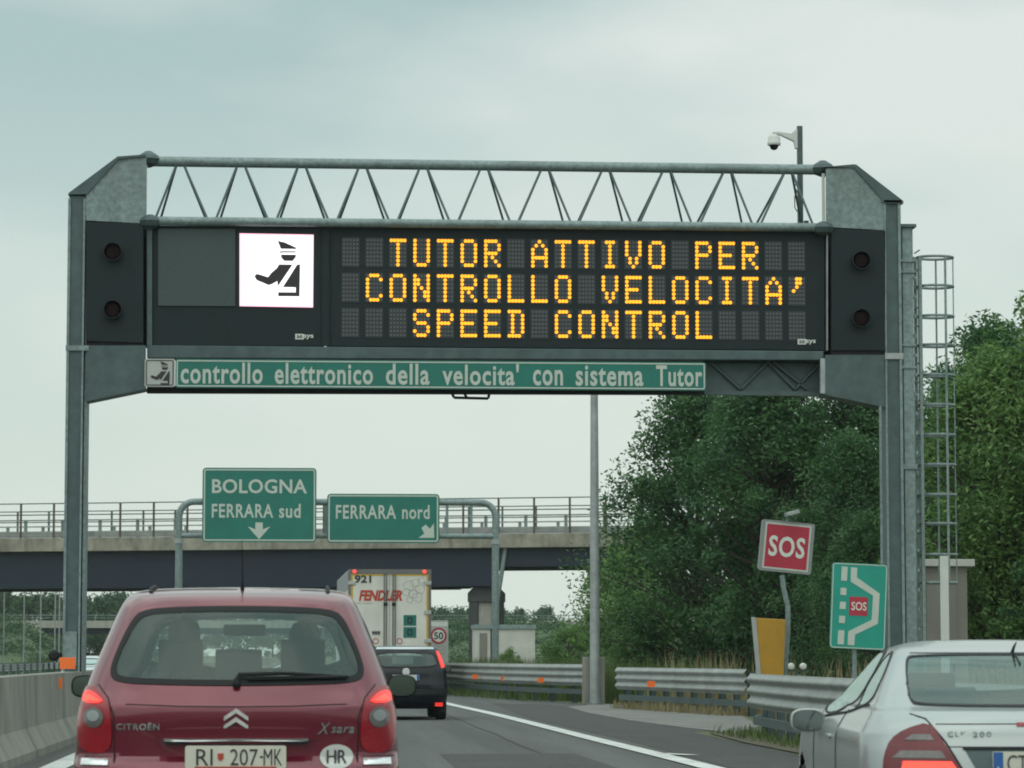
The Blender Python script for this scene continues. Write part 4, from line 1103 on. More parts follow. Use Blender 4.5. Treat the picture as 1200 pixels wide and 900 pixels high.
    def patch(s, mode, poly, off, rings=6, thick=.012, d=.03):
        """a curved plate following the body, its outline given in (x or y, z)"""
        poly = densify(poly, d); n = len(poly)
        cx = sum(p[0] for p in poly)/n; cz = sum(p[1] for p in poly)/n; mb = MB()
        for r in range(rings):
            k = 1-r/rings
            for x, z in poly: mb.v.append(s.pt(mode, cx+(x-cx)*k, cz+(z-cz)*k, off))
        mb.v.append(s.pt(mode, cx, cz, off)); c = len(mb.v)-1
        for r in range(rings-1):
            for i in range(n): j = (i+1) % n; mb.f.append((r*n+i, r*n+j, (r+1)*n+j, (r+1)*n+i))
        for i in range(n): mb.f.append(((rings-1)*n+i, (rings-1)*n+(i+1) % n, c))
        b = len(mb.v)
        for x, z in poly: mb.v.append(s.pt(mode, x, z, off-thick))
        for i in range(n): j = (i+1) % n; mb.f.append((i, j, b+j, b+i))
        return mb
    def ring(s, mode, outer, inner, off, thick=.012):
        n = len(outer); mb = MB(); steps = 4
        for k in range(steps+1):
            for o, i in zip(outer, inner): mb.v.append(s.pt(mode, o[0]+(i[0]-o[0])*k/steps, o[1]+(i[1]-o[1])*k/steps, off))
        for k in range(steps):
            for i in range(n): j = (i+1) % n; mb.f.append((k*n+i, k*n+j, (k+1)*n+j, (k+1)*n+i))
        b = len(mb.v)
        for o in outer: mb.v.append(s.pt(mode, o[0], o[1], off-thick))
        for i in range(n): j = (i+1) % n; mb.f.append((i, j, b+j, b+i))
        return mb
    def line(s, mode, pts, r, off=0.0, n=6):
        out = []
        for i in range(len(pts)-1):
            a, b = Vector(pts[i]), Vector(pts[i+1]); m = max(2, int((b-a).length/.04))
            out += [a+(b-a)*k/m for k in range(m)]
        out.append(Vector(pts[-1]))
        return MB().tube([s.pt(mode, p[0], p[1], off) for p in out], r, n)
def wheel(t, x, y, r=.31, w=.2):
    tb = obj('wheel', MB().lathe([(r*.62,-w/2),(r*.9,-w/2),(r,-w*.36),(r,w*.36),(r*.9,w/2),(r*.62,w/2)], (x, y, r), 'x', 28), M['rubber'], t, smooth=True)
    sgn = 1 if x > 0 else -1
    obj('rim', MB().lathe([(r*.6,sgn*w*.3),(r*.64,sgn*w*.52),(r*.5,sgn*w*.42),(.06,sgn*w*.5),(.02,sgn*w*.5)], (x, y, r), 'x', 20), M['rim'], tb, smooth=True)
def mirror(t, sgn, x, y, z, w=.2, h=.14, m='trim', name='wing_mirror'):
    pr_ = [(.02,.17),(.3,.15),(.42,.10),(.5,.03),(.5,0)]
    mb = MB(); n = 20
    prof = [(0.25,.13),(.7,.11),(.95,.06),(1.0,.0)]
    for k, d in prof:
        for i in range(n):
            a = 2*math.pi*i/n; ca, sa = math.cos(a), math.sin(a)
            ex = math.copysign(abs(ca)**.7, ca)*w/2*k; ez = math.copysign(abs(sa)**.7, sa)*h/2*k
            mb.v.append((x+ex, y+d, z+ez+.01*sgn*0))
    for r_ in range(len(prof)-1):
        for i in range(n): mb.f.append((r_*n+i, r_*n+(i+1) % n, (r_+1)*n+(i+1) % n, (r_+1)*n+i))
    mb.f.append(tuple(range(n)))
    # rim ring and recessed bottom
    o = obj(name, mb, M[m], t, smooth=True)
    gl = MB(); 
    for i in range(n):
        a = 2*math.pi*i/n; ca, sa = math.cos(a), math.sin(a)
        gl.v.append((x+math.copysign(abs(ca)**.7, ca)*w/2*.88, y+.002, z+math.copysign(abs(sa)**.7, sa)*h/2*.86))
    gl.f.append(tuple(range(n)))
    obj('mirror_glass', gl, MIRR, o)
    rm = MB()
    for k, yy in ((1.0,.0),(.88,-.004)):
        for i in range(n):
            a = 2*math.pi*i/n; ca, sa = math.cos(a), math.sin(a)
            rm.v.append((x+math.copysign(abs(ca)**.7, ca)*w/2*k, y+yy, z+math.copysign(abs(sa)**.7, sa)*h/2*k))
    for i in range(n): rm.f.append((i, (i+1) % n, n+(i+1) % n, n+i))
    obj('mirror_rim', rm, M[m], o)
    obj('mirror_arm', MB().box(min(x, x-sgn*w*.75), max(x, x-sgn*w*.75), y+.03, y+.09, z-h*.4, z-h*.15), M['trim'], o, bevel=.008)
MIRR = bpy.data.materials.new('mirror_glass'); MIRR.use_nodes = True
_b = MIRR.node_tree.nodes['Principled BSDF']; _b.inputs['Metallic'].default_value = 1; _b.inputs['Roughness'].default_value = .06; _b.inputs['Base Color'].default_value = (.13,.16,.16,1)
def glazing(t, sh, mode, poly, frit, name, gm, off=.006, m_frit='trim'):
    """black printed border plus the pane; returns the hole to cut in the body"""
    outer = densify(smooth_poly(poly, 2), .03)
    cx = sum(p[0] for p in outer)/len(outer); cz = sum(p[1] for p in outer)/len(outer)
    ex = max(abs(p[0]-cx) for p in outer); ez = max(abs(p[1]-cz) for p in outer)
    inner = [(cx+(x-cx)*(1-frit/ex), cz+(z-cz)*(1-frit/ez)) for x, z in outer]
    hole = [(cx+(x-cx)*(1-frit*.5/ex), cz+(z-cz)*(1-frit*.5/ez)) for x, z in outer]
    g_ = obj(name, sh.patch(mode, inner, off-.003, 6, .001), M[gm], t, smooth=True)
    obj('window_border', sh.ring(mode, outer, inner, off, .014), M[m_frit], g_, smooth=True)
    return (mode, hole)
def seat(t, x, y, zb=.45, hr=True, w=.5, top=1.12, name='seat'):
    mt = Matrix.Translation((x, y, zb)) @ Matrix.Rotation(R(14), 4, 'X')
    o = obj(name, MB().box(-w/2, w/2, 0, .12, .0, top-zb, mt).box(x-w/2, x+w/2, y, y+.52, zb-.08, zb+.06), M['fabric'], t, bevel=.04)
    if hr:
        h = (top-zb)+.03; m2 = mt @ Matrix.Translation((0, .0, h))
        obj('headrest', MB().box(-.13,.13,0,.09,.02,.20,m2).box(-.06,-.045,.03,.05,-.1,.03,m2).box(.045,.06,.03,.05,-.1,.03,m2), M['fabric'], o, bevel=.03)
def occupant(parent_loc, rotz, x, y, z, label, lean=0):
    """seated figure: one skinned body, hair as child"""
    vs = [(0,0,0),(0,-.03,.2),(0,-.06,.42),(0,-.05,.52),(0,-.02,.61),(0,-.0,.70),
          (-.19,-.05,.44),(-.25,.10,.22),(-.17,.36,.27),(-.13,.44,.30),(.19,-.05,.44),(.25,.10,.22),(.17,.36,.27),(.13,.44,.30),
          (-.11,.12,.02),(-.14,.46,.08),(-.14,.62,-.28),(.11,.12,.02),(.14,.46,.08),(.14,.62,-.28),(-.14,.74,-.30),(.14,.74,-.30)]
    es = [(0,1),(1,2),(2,3),(3,4),(4,5),(2,6),(6,7),(7,8),(8,9),(2,10),(10,11),(11,12),(12,13),(0,14),(14,15),(15,16),(0,17),(17,18),(18,19),(16,20),(19,21)]
    rad = [.15,.145,.13,.055,.085,.075,.07,.048,.036,.03,.07,.048,.036,.03,.09,.07,.05,.09,.07,.05,.04,.04]
    for sgn, wr in ((-1, 9), (1, 13)):       # five curled fingers from each palm
        bx = vs[wr]
        for k in range(5):
            i = len(vs); a = (k-2)*.017
            vs.append((bx[0]+sgn*.01, bx[1]+.035, bx[2]+a)); vs.append((bx[0]-sgn*.02, bx[1]+.075-.008*abs(k-1), bx[2]+a)); vs.append((bx[0]-sgn*.05, bx[1]+.07-.01*abs(k-1), bx[2]+a))
            es += [(wr, i), (i, i+1), (i+1, i+2)]; rad += [.010,.009,.008]
    me = bpy.data.meshes.new('person'); me.from_pydata(vs, es, [])
    o = link('person', me); sk = o.modifiers.new('skin', 'SKIN'); sk.use_smooth_shade = True
    for i, v in enumerate(me.skin_vertices[0].data if me.skin_vertices else []): v.radius = (rad[i], rad[i])
    if not me.skin_vertices:
        lay = me.attributes
    ss = o.modifiers.new('subsurf', 'SUBSURF'); ss.levels = 1; ss.render_levels = 1
    me.materials.append(M['shirt'])
    o.location = Vector(parent_loc)+Matrix.Rotation(rotz, 3, 'Z') @ Vector((x, y, z)); o.rotation_euler = (R(-6), 0, rotz)
    tag(o, label, 'person', 'people inside the red car')
    hm = MB().lathe([(.055,.57),(.085,.60),(.098,.66),(.096,.72),(.07,.775),(.02,.80)], (0,-.012,0), n=18)
    obj('hair', hm, M['hair'], o, smooth=True)
    return o

# ------------------------------------------------------------------ red people carrier
RED = (-.355, 16.75, 0)
t = RC = thing('red_car', 'dark red people carrier seen from behind with lit tail lamps and a HR sticker', 'car', RED)
sh = Shell([(.22,.10,4.15,.80,.40,.5),(.32,.01,4.24,.865,.40,.6),(.45,0,4.27,.89,.40,.7),(.60,.012,4.25,.895,.40,.75),(.66,.03,4.22,.895,.40,.75),(.70,.078,4.2,.893,.40,.8),(.80,.074,4.08,.888,.41,.85),(.92,.062,3.83,.873,.42,.8),(.965,.062,3.7,.866,.42,.8),(1.0,.082,3.58,.858,.42,.8),
 (1.06,.125,3.4,.842,.43,.75),(1.12,.16,3.24,.825,.44,.7),(1.25,.235,2.98,.778,.45,.65),(1.38,.315,2.7,.728,.45,.6),(1.48,.385,2.42,.688,.44,.55),(1.545,.45,2.2,.658,.42,.5),(1.585,.53,2.02,.632,.42,.5),(1.61,.66,1.85,.598,.42,.45),(1.63,.85,1.65,.50,.38,.4),(1.640,1.05,1.45,.2,.15,.15)])
RW = [(x*.955, z) for x, z in [(-.735,1.155),(-.70,1.10),(-.40,1.088),(0,1.083),(.40,1.088),(.70,1.10),(.735,1.155),(.70,1.27),(.655,1.37),(.61,1.455),(.56,1.498),(.40,1.515),(0,1.522),(-.40,1.515),(-.56,1.498),(-.61,1.455),(-.655,1.37),(-.70,1.27)]]
holes = [glazing(t, sh, 'rear', RW, .032, 'rear_window', 'glass_rear')]
WS = [(-.66,1.12),(.66,1.12),(.62,1.3),(.52,1.52),(-.52,1.52),(-.62,1.3)]
holes.append(glazing(t, sh, 'front', WS, .05, 'windscreen', 'glass_rear'))
for md in ('left', 'right'):
    holes.append(glazing(t, sh, md, [(.78,1.10),(1.5,1.06),(1.52,1.46),(1.0,1.47),(.8,1.4)], .035, 'side_window', 'glass_dark'))
    holes.append(glazing(t, sh, md, [(1.58,1.06),(2.5,1.04),(2.15,1.35),(1.95,1.46),(1.6,1.46)], .035, 'side_window', 'glass_dark'))
mb = sh.cut(sh.mesh(.022, 60, 40, 34), holes, ((.72,.3,.36),(3.48,.3,.36)))
obj('body', mb, M['red'], t, smooth=True, fixn=True)
for x in (-.76,.76):
    for y in (.72,3.48): wheel(t, x, y, .31, .2)
obj('floor', MB().box(-.72,.72,.3,3.4,.24,.34), M['interior'], t)
obj('dashboard', MB().box(-.68,.68,2.75,3.1,.7,1.08), M['interior'], t, bevel=.05)
obj('parcel_shelf', MB().box(-.62,.62,.33,.72,.98,1.0), M['interior'], t)
seat(t,-.36,1.72,.45); seat(t,.36,1.72,.45)
for x in (-.45,0,.45): seat(t,x,.78,.45,x == 0,.42,1.06 if x == 0 else 1.02,'rear_seat')
obj('inner_mirror', MB().box(-.13,.13,2.32,2.35,1.37,1.44), M['trim'], t, bevel=.01)
occupant(RED, 0, -.36, 1.98, .70, 'driver of the red car, dark silhouette on the left behind the rear window')
occupant(RED, 0, .37, 1.98, .67, 'passenger of the red car, dark silhouette on the right behind the rear window')
# tail lamps
TL_ = [(-.845,1.075),(-.80,1.085),(-.745,1.055),(-.695,1.00),(-.675,.90),(-.672,.72),(-.83,.72),(-.868,.80),(-.872,.92),(-.862,1.02)]
for sg_ in (1, -1):
    poly = densify(smooth_poly([(x*sg_, z) for x, z in TL_], 2), .02)
    lm = obj('tail_lamp', sh.patch('rear', poly, .008, 6, .03, .02), M['tail_off'], t, smooth=True)
    up = [(-.838,1.05),(-.80,1.055),(-.755,1.03),(-.712,.985),(-.845,.985)]
    obj('brake_lens', sh.patch('rear', densify(smooth_poly([(x*sg_, z) for x, z in up], 1), .02), .013, 5, .006, .02), M['tail_on'], lm, smooth=True)
    core = [(-.825,1.02),(-.80,1.03),(-.76,1.01),(-.735,.995),(-.83,.995)]
    obj('bulb_glow', sh.patch('rear', densify([(x*sg_, z) for x, z in core], .02), .0155, 4, .003, .02), M['tail_hot'], lm, smooth=True)
    cl = [(-.772+.055*math.cos(2*math.pi*k/24), .912+.055*math.sin(2*math.pi*k/24)) for k in range(24)]
    obj('clear_lens', sh.patch('rear', [(x*sg_, z) for x, z in cl], .014, 5, .006, .02), M['tail_clear'], lm, smooth=True)
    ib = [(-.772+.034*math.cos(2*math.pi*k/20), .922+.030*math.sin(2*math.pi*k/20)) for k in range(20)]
    obj('lens_highlight', sh.patch('rear', [(x*sg_, z) for x, z in ib], .0165, 4, .003, .02), M['galv_light'], lm, smooth=True)  # small pale disc paints the glassy highlight on the clear lens
    obj('bumper_trim', sh.patch('rear', [(sg_*x, z) for x, z in ((-.84,.655),(-.69,.655),(-.69,.685),(-.84,.685))], .01, 3, .015), M['chrome'], t, smooth=True)
    obj('panel_gap', sh.line('rear', [(sg_*x, z) for x, z in ((-.660,.45),(-.660,.72),(-.665,.92),(-.70,1.02),(-.76,1.09))], .004), M['gap'], t)
    mirror(t, sg_, sg_*.975, 2.45, 1.06, .185, .14)
obj('hatch_crease', sh.line('rear', [(-.60,.985),(-.3,.975),(0,.972),(.3,.975),(.60,.985)], .0035), M['gap'], t)
obj('bumper_gap', sh.line('rear', [(-.86,.70),(-.68,.70)], .004).tube([sh.pt('rear', .68+.02*k, .70) for k in range(10)], .004, 6), M['gap'], t)
# plate recess, chrome strip, plate
obj('handle_bulge', sh.patch('rear', smooth_poly([(-.44,.775),(.44,.775),(.415,.84),(.36,.86),(-.36,.86),(-.415,.84)], 2), .022, 6, .03), M['red'], t, smooth=True)
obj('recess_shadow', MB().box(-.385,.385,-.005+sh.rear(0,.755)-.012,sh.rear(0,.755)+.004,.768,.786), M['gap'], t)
obj('chrome_strip', sh.patch('rear', [(-.385,.788),(.385,.788),(.385,.802),(-.385,.802)], .036, 3, .02), M['chrome'], t, smooth=True)
py = min(sh.rear(.2,.66),sh.rear(.2,.72))-.004
tl_ = Matrix.Rotation(0, 4, 'X')
pt_ = obj('number_plate', MB().prism(rrect(-.272,.272,.640,.763,.012), py-.006, py+.05), M['plate'], t)
def lett(parent, s, x, z, w, h, m, y, bold=.02, shear=0.0, depth=.004, spacing=1.0): return obj('lettering', shift(text_mb(s, w, h, bold, shear, depth, spacing=spacing), (x, y, z)), M[m], parent, fixn=False)
lett(pt_, 'RI', -.168, .702, .088, .088, 'ink', py-.008, -.005)
lett(pt_, '207', .045, .702, .148, .088, 'ink', py-.008, -.005)
obj('dash', MB().box(.132,.146,py-.010,py-.006,.698,.708), M['ink'], pt_)
lett(pt_, 'MK', .200, .702, .098, .088, 'ink', py-.008, -.005)
obj('crest', MB().prism([(-.097,.723),(-.065,.723),(-.065,.693),(-.081,.681),(-.097,.693)], py-.010, py-.0065), M['orange_crest'] if 'orange_crest' in M else M['letter_red'], pt_)
obj('plate_frame_text', MB().box(-.22,.22,py-.010,py-.0065,.6425,.652), M['red_ink'], pt_)
# badge, names, country oval
def on_body(name, mb, x, z, m, off=.006, sx=1):
    """stand a flat lettering mesh on the rear surface, bending with it"""
    out = MB(); out.f = mb.f
    for vx, vy, vz in mb.v: out.v.append(sh.pt('rear', x+vx, z+vz, off-vy))
    return obj(name, out, M[m], t, fixn=False)
for zc in (.940, .893):
    ch = MB().prism([(-.066,zc-.022),(0,zc+.024),(.066,zc-.022),(.066,zc-.044),(0,zc-.001),(-.066,zc-.044)], sh.rear(0,.89)-.016, sh.rear(0,.89)+.01)
    obj('chevron_badge', ch, M['chrome'], t)
on_body('lettering', text_mb('CITRO\u00cbN', .235, .042, .02, 0, .005, spacing=1.15), -.53, .868, 'chrome')
on_body('lettering', text_mb('X', .07, .062, .0, .35, .005), .475, .855, 'chrome')
on_body('lettering', text_mb('sara', .125, .034, .02, .25, .005, spacing=1.1), .575, .846, 'chrome')
ov = [(.545+.091*math.cos(2*math.pi*k/40), .700+.067*math.sin(2*math.pi*k/40)) for k in range(40)]
ho = obj('country_sticker', sh.patch('rear', ov, .005, 5, .008), M['cam_white'], t, smooth=True)
hb_ = on_body('lettering', text_mb('HR', .108, .076, .015, 0, .002), .545, .700, 'ink', .0055); hb_.parent = ho
# wiper, antenna, roof pieces
wp = MB().tube([sh.pt('rear',.0,1.105,.02),sh.pt('rear',.01,1.13,.03),sh.pt('rear',.25,1.138,.03),sh.pt('rear',.60,1.122,.025)], [.016,.013,.010,.006], 8)
wo_ = obj('rear_wiper', wp, M['trim'], t, smooth=True)
obj('wiper_blade', MB().tube([sh.pt('rear',.06+.06*k,1.113+.001*k,.02) for k in range(10)], .010, 6), M['trim'], wo_)
obj('wiper_base', MB().lathe([(.022,-.02),(.02,-.035),(.012,-.04)], (.0,sh.rear(0,1.09)+.005,1.095), 'y', 16), M['trim'], wo_, smooth=True)
ay = .80
obj('antenna', MB().tube([(.015,ay-.02,1.612),(.015,ay-.04,1.65),(.015,ay-.05,1.67),(.015,ay-.24,1.89)], [.016,.007,.0035,.002], 8), M['trim'], t, smooth=True)
for x in (-.50,.50):
    obj('roof_rail', MB().tube([(x,.74,1.60),(x,.80,1.628),(x,1.2,1.645),(x,1.75,1.635),(x,1.85,1.60)], .011, 8), M['trim'], t, smooth=True)
obj('lower_bumper_vent', sh.patch('rear', [(-.5,.30),(.5,.30),(.5,.40),(-.5,.40)], .006, 3), M['trim'], t)
obj('exhaust_pipe', MB().tube([(-.5,-.02,.26),(-.5,.3,.26)], .03, 12), M['galv_dark'], t, smooth=True)

# ------------------------------------------------------------------ silver coupe
sgS = 14.75/3600
SIL = (3.60, 14.75, 0)
ys = -math.asin(.077)
t = CP = thing('silver_car', 'silver coupe cut off by the right picture edge with a lit triangular tail lamp', 'car', SIL, (0, 0, ys))
sh = Shell([(.20,.14,4.5,.78,.35,.5),(.34,.03,4.62,.84,.36,.6),(.55,0,4.64,.865,.38,.7),(.70,.02,4.63,.87,.40,.8),(.78,.035,4.58,.868,.42,.85),(.86,.06,4.35,.858,.44,.8),(.88,.065,4.2,.846,.44,.75),(.92,.085,3.9,.822,.45,.7),(.955,.12,3.55,.796,.46,.7),
 (.975,.20,3.4,.78,.50,.65),(.988,.46,3.32,.755,.40,.6),(1.02,.56,3.2,.728,.34,.55),(1.08,.70,3.0,.695,.32,.5),(1.16,.90,2.75,.645,.30,.45),(1.23,1.10,2.55,.598,.28,.4),(1.28,1.32,2.38,.548,.25,.35),(1.312,1.58,2.2,.47,.22,.3),(1.328,1.75,2.08,.36,.15,.2),(1.335,1.86,1.98,.12,.05,.05)])
holes = [glazing(t, sh, 'rear', [(-.59,1.02),(-.55,.995),(0,.990),(.55,.995),(.59,1.02),(.565,1.15),(.535,1.235),(.49,1.252),(0,1.258),(-.49,1.252),(-.535,1.235),(-.565,1.15)], .009, 'rear_window', 'glass_dark')]
holes.append(glazing(t, sh, 'front', [(-.62,1.0),(.62,1.0),(.5,1.24),(.42,1.27),(-.42,1.27),(-.5,1.24)], .04, 'windscreen', 'glass_rear'))
for md in ('left', 'right'):
    holes.append(glazing(t, sh, md, [(1.0,1.0),(1.62,.955),(1.68,1.275),(1.5,1.268),(1.25,1.2)], .016, 'quarter_window', 'glass_side'))
    holes.append(glazing(t, sh, md, [(1.66,.95),(3.0,.90),(2.66,1.15),(2.3,1.278),(1.72,1.28)], .016, 'side_window', 'glass_side'))
mb = sh.cut(sh.mesh(.018, 60, 44, 34, (.98,.984,.99,1.0,1.01)), holes, ((.85,.3,.36),(3.75,.3,.36)))
obj('body', mb, M['silver'], t, smooth=True)
for x in (-.76,.76):
    for y in (.85,3.75): wheel(t, x, y, .31, .21)
obj('floor', MB().box(-.7,.7,.5,3.4,.22,.32), M['interior'], t)
obj('parcel_shelf', MB().box(-.6,.6,.58,.95,.93,.95), M['interior'], t)
obj('dashboard', MB().box(-.62,.62,2.85,3.2,.6,.95), M['interior'], t, bevel=.05)
seat(t,-.36,1.75,.36,True,.5,.93); seat(t,.36,1.75,.36,True,.5,.93)
for x in (-.35,.35): seat(t,x,.98,.36,True,.45,.86,'rear_seat')
LT = [(-.775,.69),(-.768,.76),(-.735,.84),(-.665,.89),(-.545,.925),(-.495,.84),(-.44,.75),(-.375,.64),(-.77,.64)]
for sg_ in (1, -1):
    mir = lambda pts: [(x*sg_, z) for x, z in pts]
    lm = obj('tail_lamp', sh.patch('rear', densify(smooth_poly(mir(LT),1), .02), .006, 7, .03, .02), M['lens_maroon'], t, smooth=True)
    for z0, z1, xa in ((.836,.864,-.67),(.750,.785,-.73)):
        sl_ = lambda z: -.56+(.932-z)*.60
        obj('clear_stripe', sh.patch('rear', densify(mir([(xa,z0),(sl_(z0)-.03,z0),(sl_(z1)-.03,z1),(xa+.04,z1)]), .02), .010, 4, .006, .02), M['tail_clear'], lm, smooth=True)
    obj('lit_lens', sh.patch('rear', densify(mir([(-.70,.655),(-.40,.655),(-.455,.735),(-.68,.735)]), .02), .010, 4, .006, .02), M['tail_hot'], lm, smooth=True)
    obj('boot_gap', sh.line('rear', mir([(-.63,.962),(-.565,.94),(-.48,.83),(-.36,.62)]), .005), M['gap'], t)
obj('boot_crease', sh.line('rear', [(-.52,.915),(-.2,.917),(.2,.917),(.52,.915)], .003), M['gap'], t)
obj('boot_crease', sh.line('rear', [(-.535,.808),(-.40,.806)], .003), M['gap'], t)
obj('boot_crease', sh.line('rear', [(.40,.806),(.535,.808)], .003), M['gap'], t)
py = sh.rear(.2,.72)
obj('plate_recess', sh.patch('rear', [(-.395,.800),(.395,.800),(.30,.62),(-.30,.62)], .003, 5, .004), M['galv_dark'], t, smooth=True)
obj('recess_lip', sh.patch('rear', [(-.40,.792),(.40,.792),(.40,.806),(-.40,.806)], .010, 3, .01), M['trim'], t)
pt_ = obj('number_plate', MB().prism(rrect(-.262,.262,.675,.785,.01), py-.016, py+.03), M['plate'], t)
obj('blue_band', MB().box(-.260,-.213,py-.019,py-.0165,.677,.783), M['blue'], pt_)
lett(pt_, 'I', -.238, .70, .008, .024, 'sign_white', py-.020)
lett(pt_, 'CT', -.145, .73, .096, .078, 'ink', py-.018, -.005)
lett(pt_, '482', .012, .73, .125, .078, 'ink', py-.018, -.005) if False else None
lett(t, 'CLK', -.425, .868, .09, .026, 'galv', sh.rear(-.455,.862)-.008, .0, spacing=1.25)
lett(t, '200', -.305, .868, .09, .026, 'galv', sh.rear(-.322,.864)-.008, .0, spacing=1.25)
obj('third_brake_lamp', sh.patch('rear', [(-.135,.905),(.135,.905),(.135,.922),(-.135,.922)], .006, 3, .008), M['tail_off'], t)
obj('star_badge', MB().lathe([(.04,-.006),(.045,-.002)], (0,sh.rear(0,.86)-.008,.862), 'y', 24), M['chrome'], t)
mirror(t, -1, -.94, 2.50, .885, .20, .135, 'silver'); mirror(t, 1, .94, 2.50, .885, .20, .135, 'silver')
obj('door_handle', MB().box(-.885,-.86,1.9,2.08,.80,.825), M['silver'], t, bevel=.008)
obj('door_gap', sh.line('left', [(1.62,.34),(1.62,.7),(1.64,.96)], .004).tube([sh.pt('left', 3.0-.01*k, .4+.055*k) for k in range(11)], .004, 6), M['gap'], t)
obj('window_line', sh.line('left', [(1.0,.992),(1.6,.947),(3.0,.892)], .006, .004), M['trim'], t)
obj('antenna', MB().tube([(.03,1.26,1.268),(.03,1.20,1.295),(.03,1.12,1.318)], [.010,.007,.003], 8).tube([sh.pt('rear',.03,1.25,.006),sh.pt('rear',.03,1.20,.006)], .006, 6), M['trim'], t, smooth=True)
obj('roof_seam', sh.line('rear', [(-.50,1.262),(.50,1.262)], .004), M['trim'], t)

# ------------------------------------------------------------------ black hatchback
BLK = (P(475.5,768,60).x, 59.6, 0)
t = thing('black_car', 'small black hatchback with high red tail lamps just behind the white truck', 'car', BLK, (0, 0, R(1.0)))
sh = Shell([(.22,.12,3.8,.72,.3,.4),(.34,.02,3.88,.79,.32,.5),(.5,0,3.9,.815,.34,.6),(.66,.03,3.88,.82,.36,.7),(.80,.08,3.7,.815,.38,.7),(.95,.13,3.2,.80,.38,.6),(1.02,.17,3.0,.785,.38,.6),(1.12,.24,2.8,.755,.38,.5),(1.24,.33,2.55,.715,.38,.45),(1.33,.42,2.35,.68,.36,.4),(1.375,.47,2.2,.655,.35,.4),(1.41,.52,2.05,.625,.34,.35),(1.428,.66,1.85,.55,.3,.3),(1.436,.85,1.7,.3,.2,.2)])
holes = [glazing(t, sh, 'rear', [(-.66,1.02),(0,1.0),(.66,1.02),(.60,1.2),(.555,1.31),(0,1.32),(-.555,1.31),(-.60,1.2)], .03, 'rear_window', 'glass_dark'),
         glazing(t, sh, 'front', [(-.62,1.03),(.62,1.03),(.52,1.33),(-.52,1.33)], .04, 'windscreen', 'glass_rear')]
for md in ('left','right'): holes.append(glazing(t, sh, md, [(.95,1.03),(2.5,1.0),(2.1,1.32),(1.0,1.32)], .03, 'side_window', 'glass_dark'))
obj('body', sh.cut(sh.mesh(.03, 40, 24, 24), holes, ((.62,.3,.35),(3.2,.3,.35))), M['black'], t, smooth=True)
obj('roof_sky_sheen', sh.patch('rear', [(-.57,1.365),(.57,1.365),(.54,1.405),(-.54,1.405)], .008, 4, .01), M['pale_blue'], t, smooth=True)  # pale strip painted on the black roof as the sky's reflection
for x in (-.70,.70):
    for y in (.62,3.2): wheel(t, x, y, .30, .2)
obj('floor', MB().box(-.65,.65,.4,3.2,.22,.32), M['interior'], t)
seat(t,-.34,1.6,.42,True,.46,1.0); seat(t,.34,1.6,.42,True,.46,1.0); seat(t,0,.75,.42,False,1.1,.95,'rear_seat')
for sg_ in (1, -1):
    obj('tail_lamp', sh.patch('rear', densify([(x*sg_, z) for x, z in ((.60,1.335),(.655,1.32),(.725,1.15),(.765,1.02),(.69,1.0),(.665,1.1))], .03), .012, 5, .02, .03), M['tail_on'], t, smooth=True)
    obj('fog_reflector', sh.patch('rear', [(x*sg_, z) for x, z in ((.56,.275),(.71,.275),(.71,.34),(.56,.34))], .012, 3, .01), M['tail_on'], t)  # plain reflector given the glow of a lit lamp
    mirror(t, sg_, sg_*.93, 2.35, .98, .19, .13)
obj('bumper_strip', sh.patch('rear', [(-.76,.56),(.76,.56),(.76,.60),(-.76,.60)], .012, 4, .015), M['trim'], t, smooth=True)
pt_ = obj('number_plate', MB().prism(rrect(-.26,.26,.765,.875,.01), sh.rear(.2,.76)-.02, sh.rear(.2,.76)+.06), M['sign_white'], t)
obj('blue_band', MB().box(.205,.258,sh.rear(.2,.76)-.026,sh.rear(.2,.76)-.0205,.767,.873), M['blue'], pt_)
obj('badge', MB().lathe([(.07,-.01),(.075,-.003)], (0,sh.rear(0,.93)-.006,.93), 'y', 20), M['chrome'], t)

# ------------------------------------------------------------------ white truck
YT = 95.0
a, b = P(408,667,YT), P(505.5,667,YT); W = b.x-a.x; cxT = (a.x+b.x)/2
t = thing('articulated_truck', 'white box trailer truck with red slanted lettering and yellow taped rear doors', 'truck', (cxT, YT, 0), (0, 0, R(.8)))
H = a.z; hw = W/2; zb = 1.12
u2 = lambda u, v: ((u-456.75)*W/97.5, H-(v-667)*W/97.5)
obj('trailer_box', MB().box(-hw, hw, .06, 13.2, zb, H-.02), M['truck_white'], t, bevel=.02)
obj('side_panel', MB().box(-hw-.012, -hw-.002, .1, 13.1, H-.62, H-.05), M['truck_side'], t)
obj('rear_frame', MB().box(-hw, -hw+.08, 0, .058, zb, H).box(hw-.08, hw, 0, .058, zb, H).box(-hw+.08, hw-.08, 0, .058, H-.15, H).box(-hw+.08, hw-.08, 0, .058, zb-.15, zb+.12), M['truck_frame'], t)
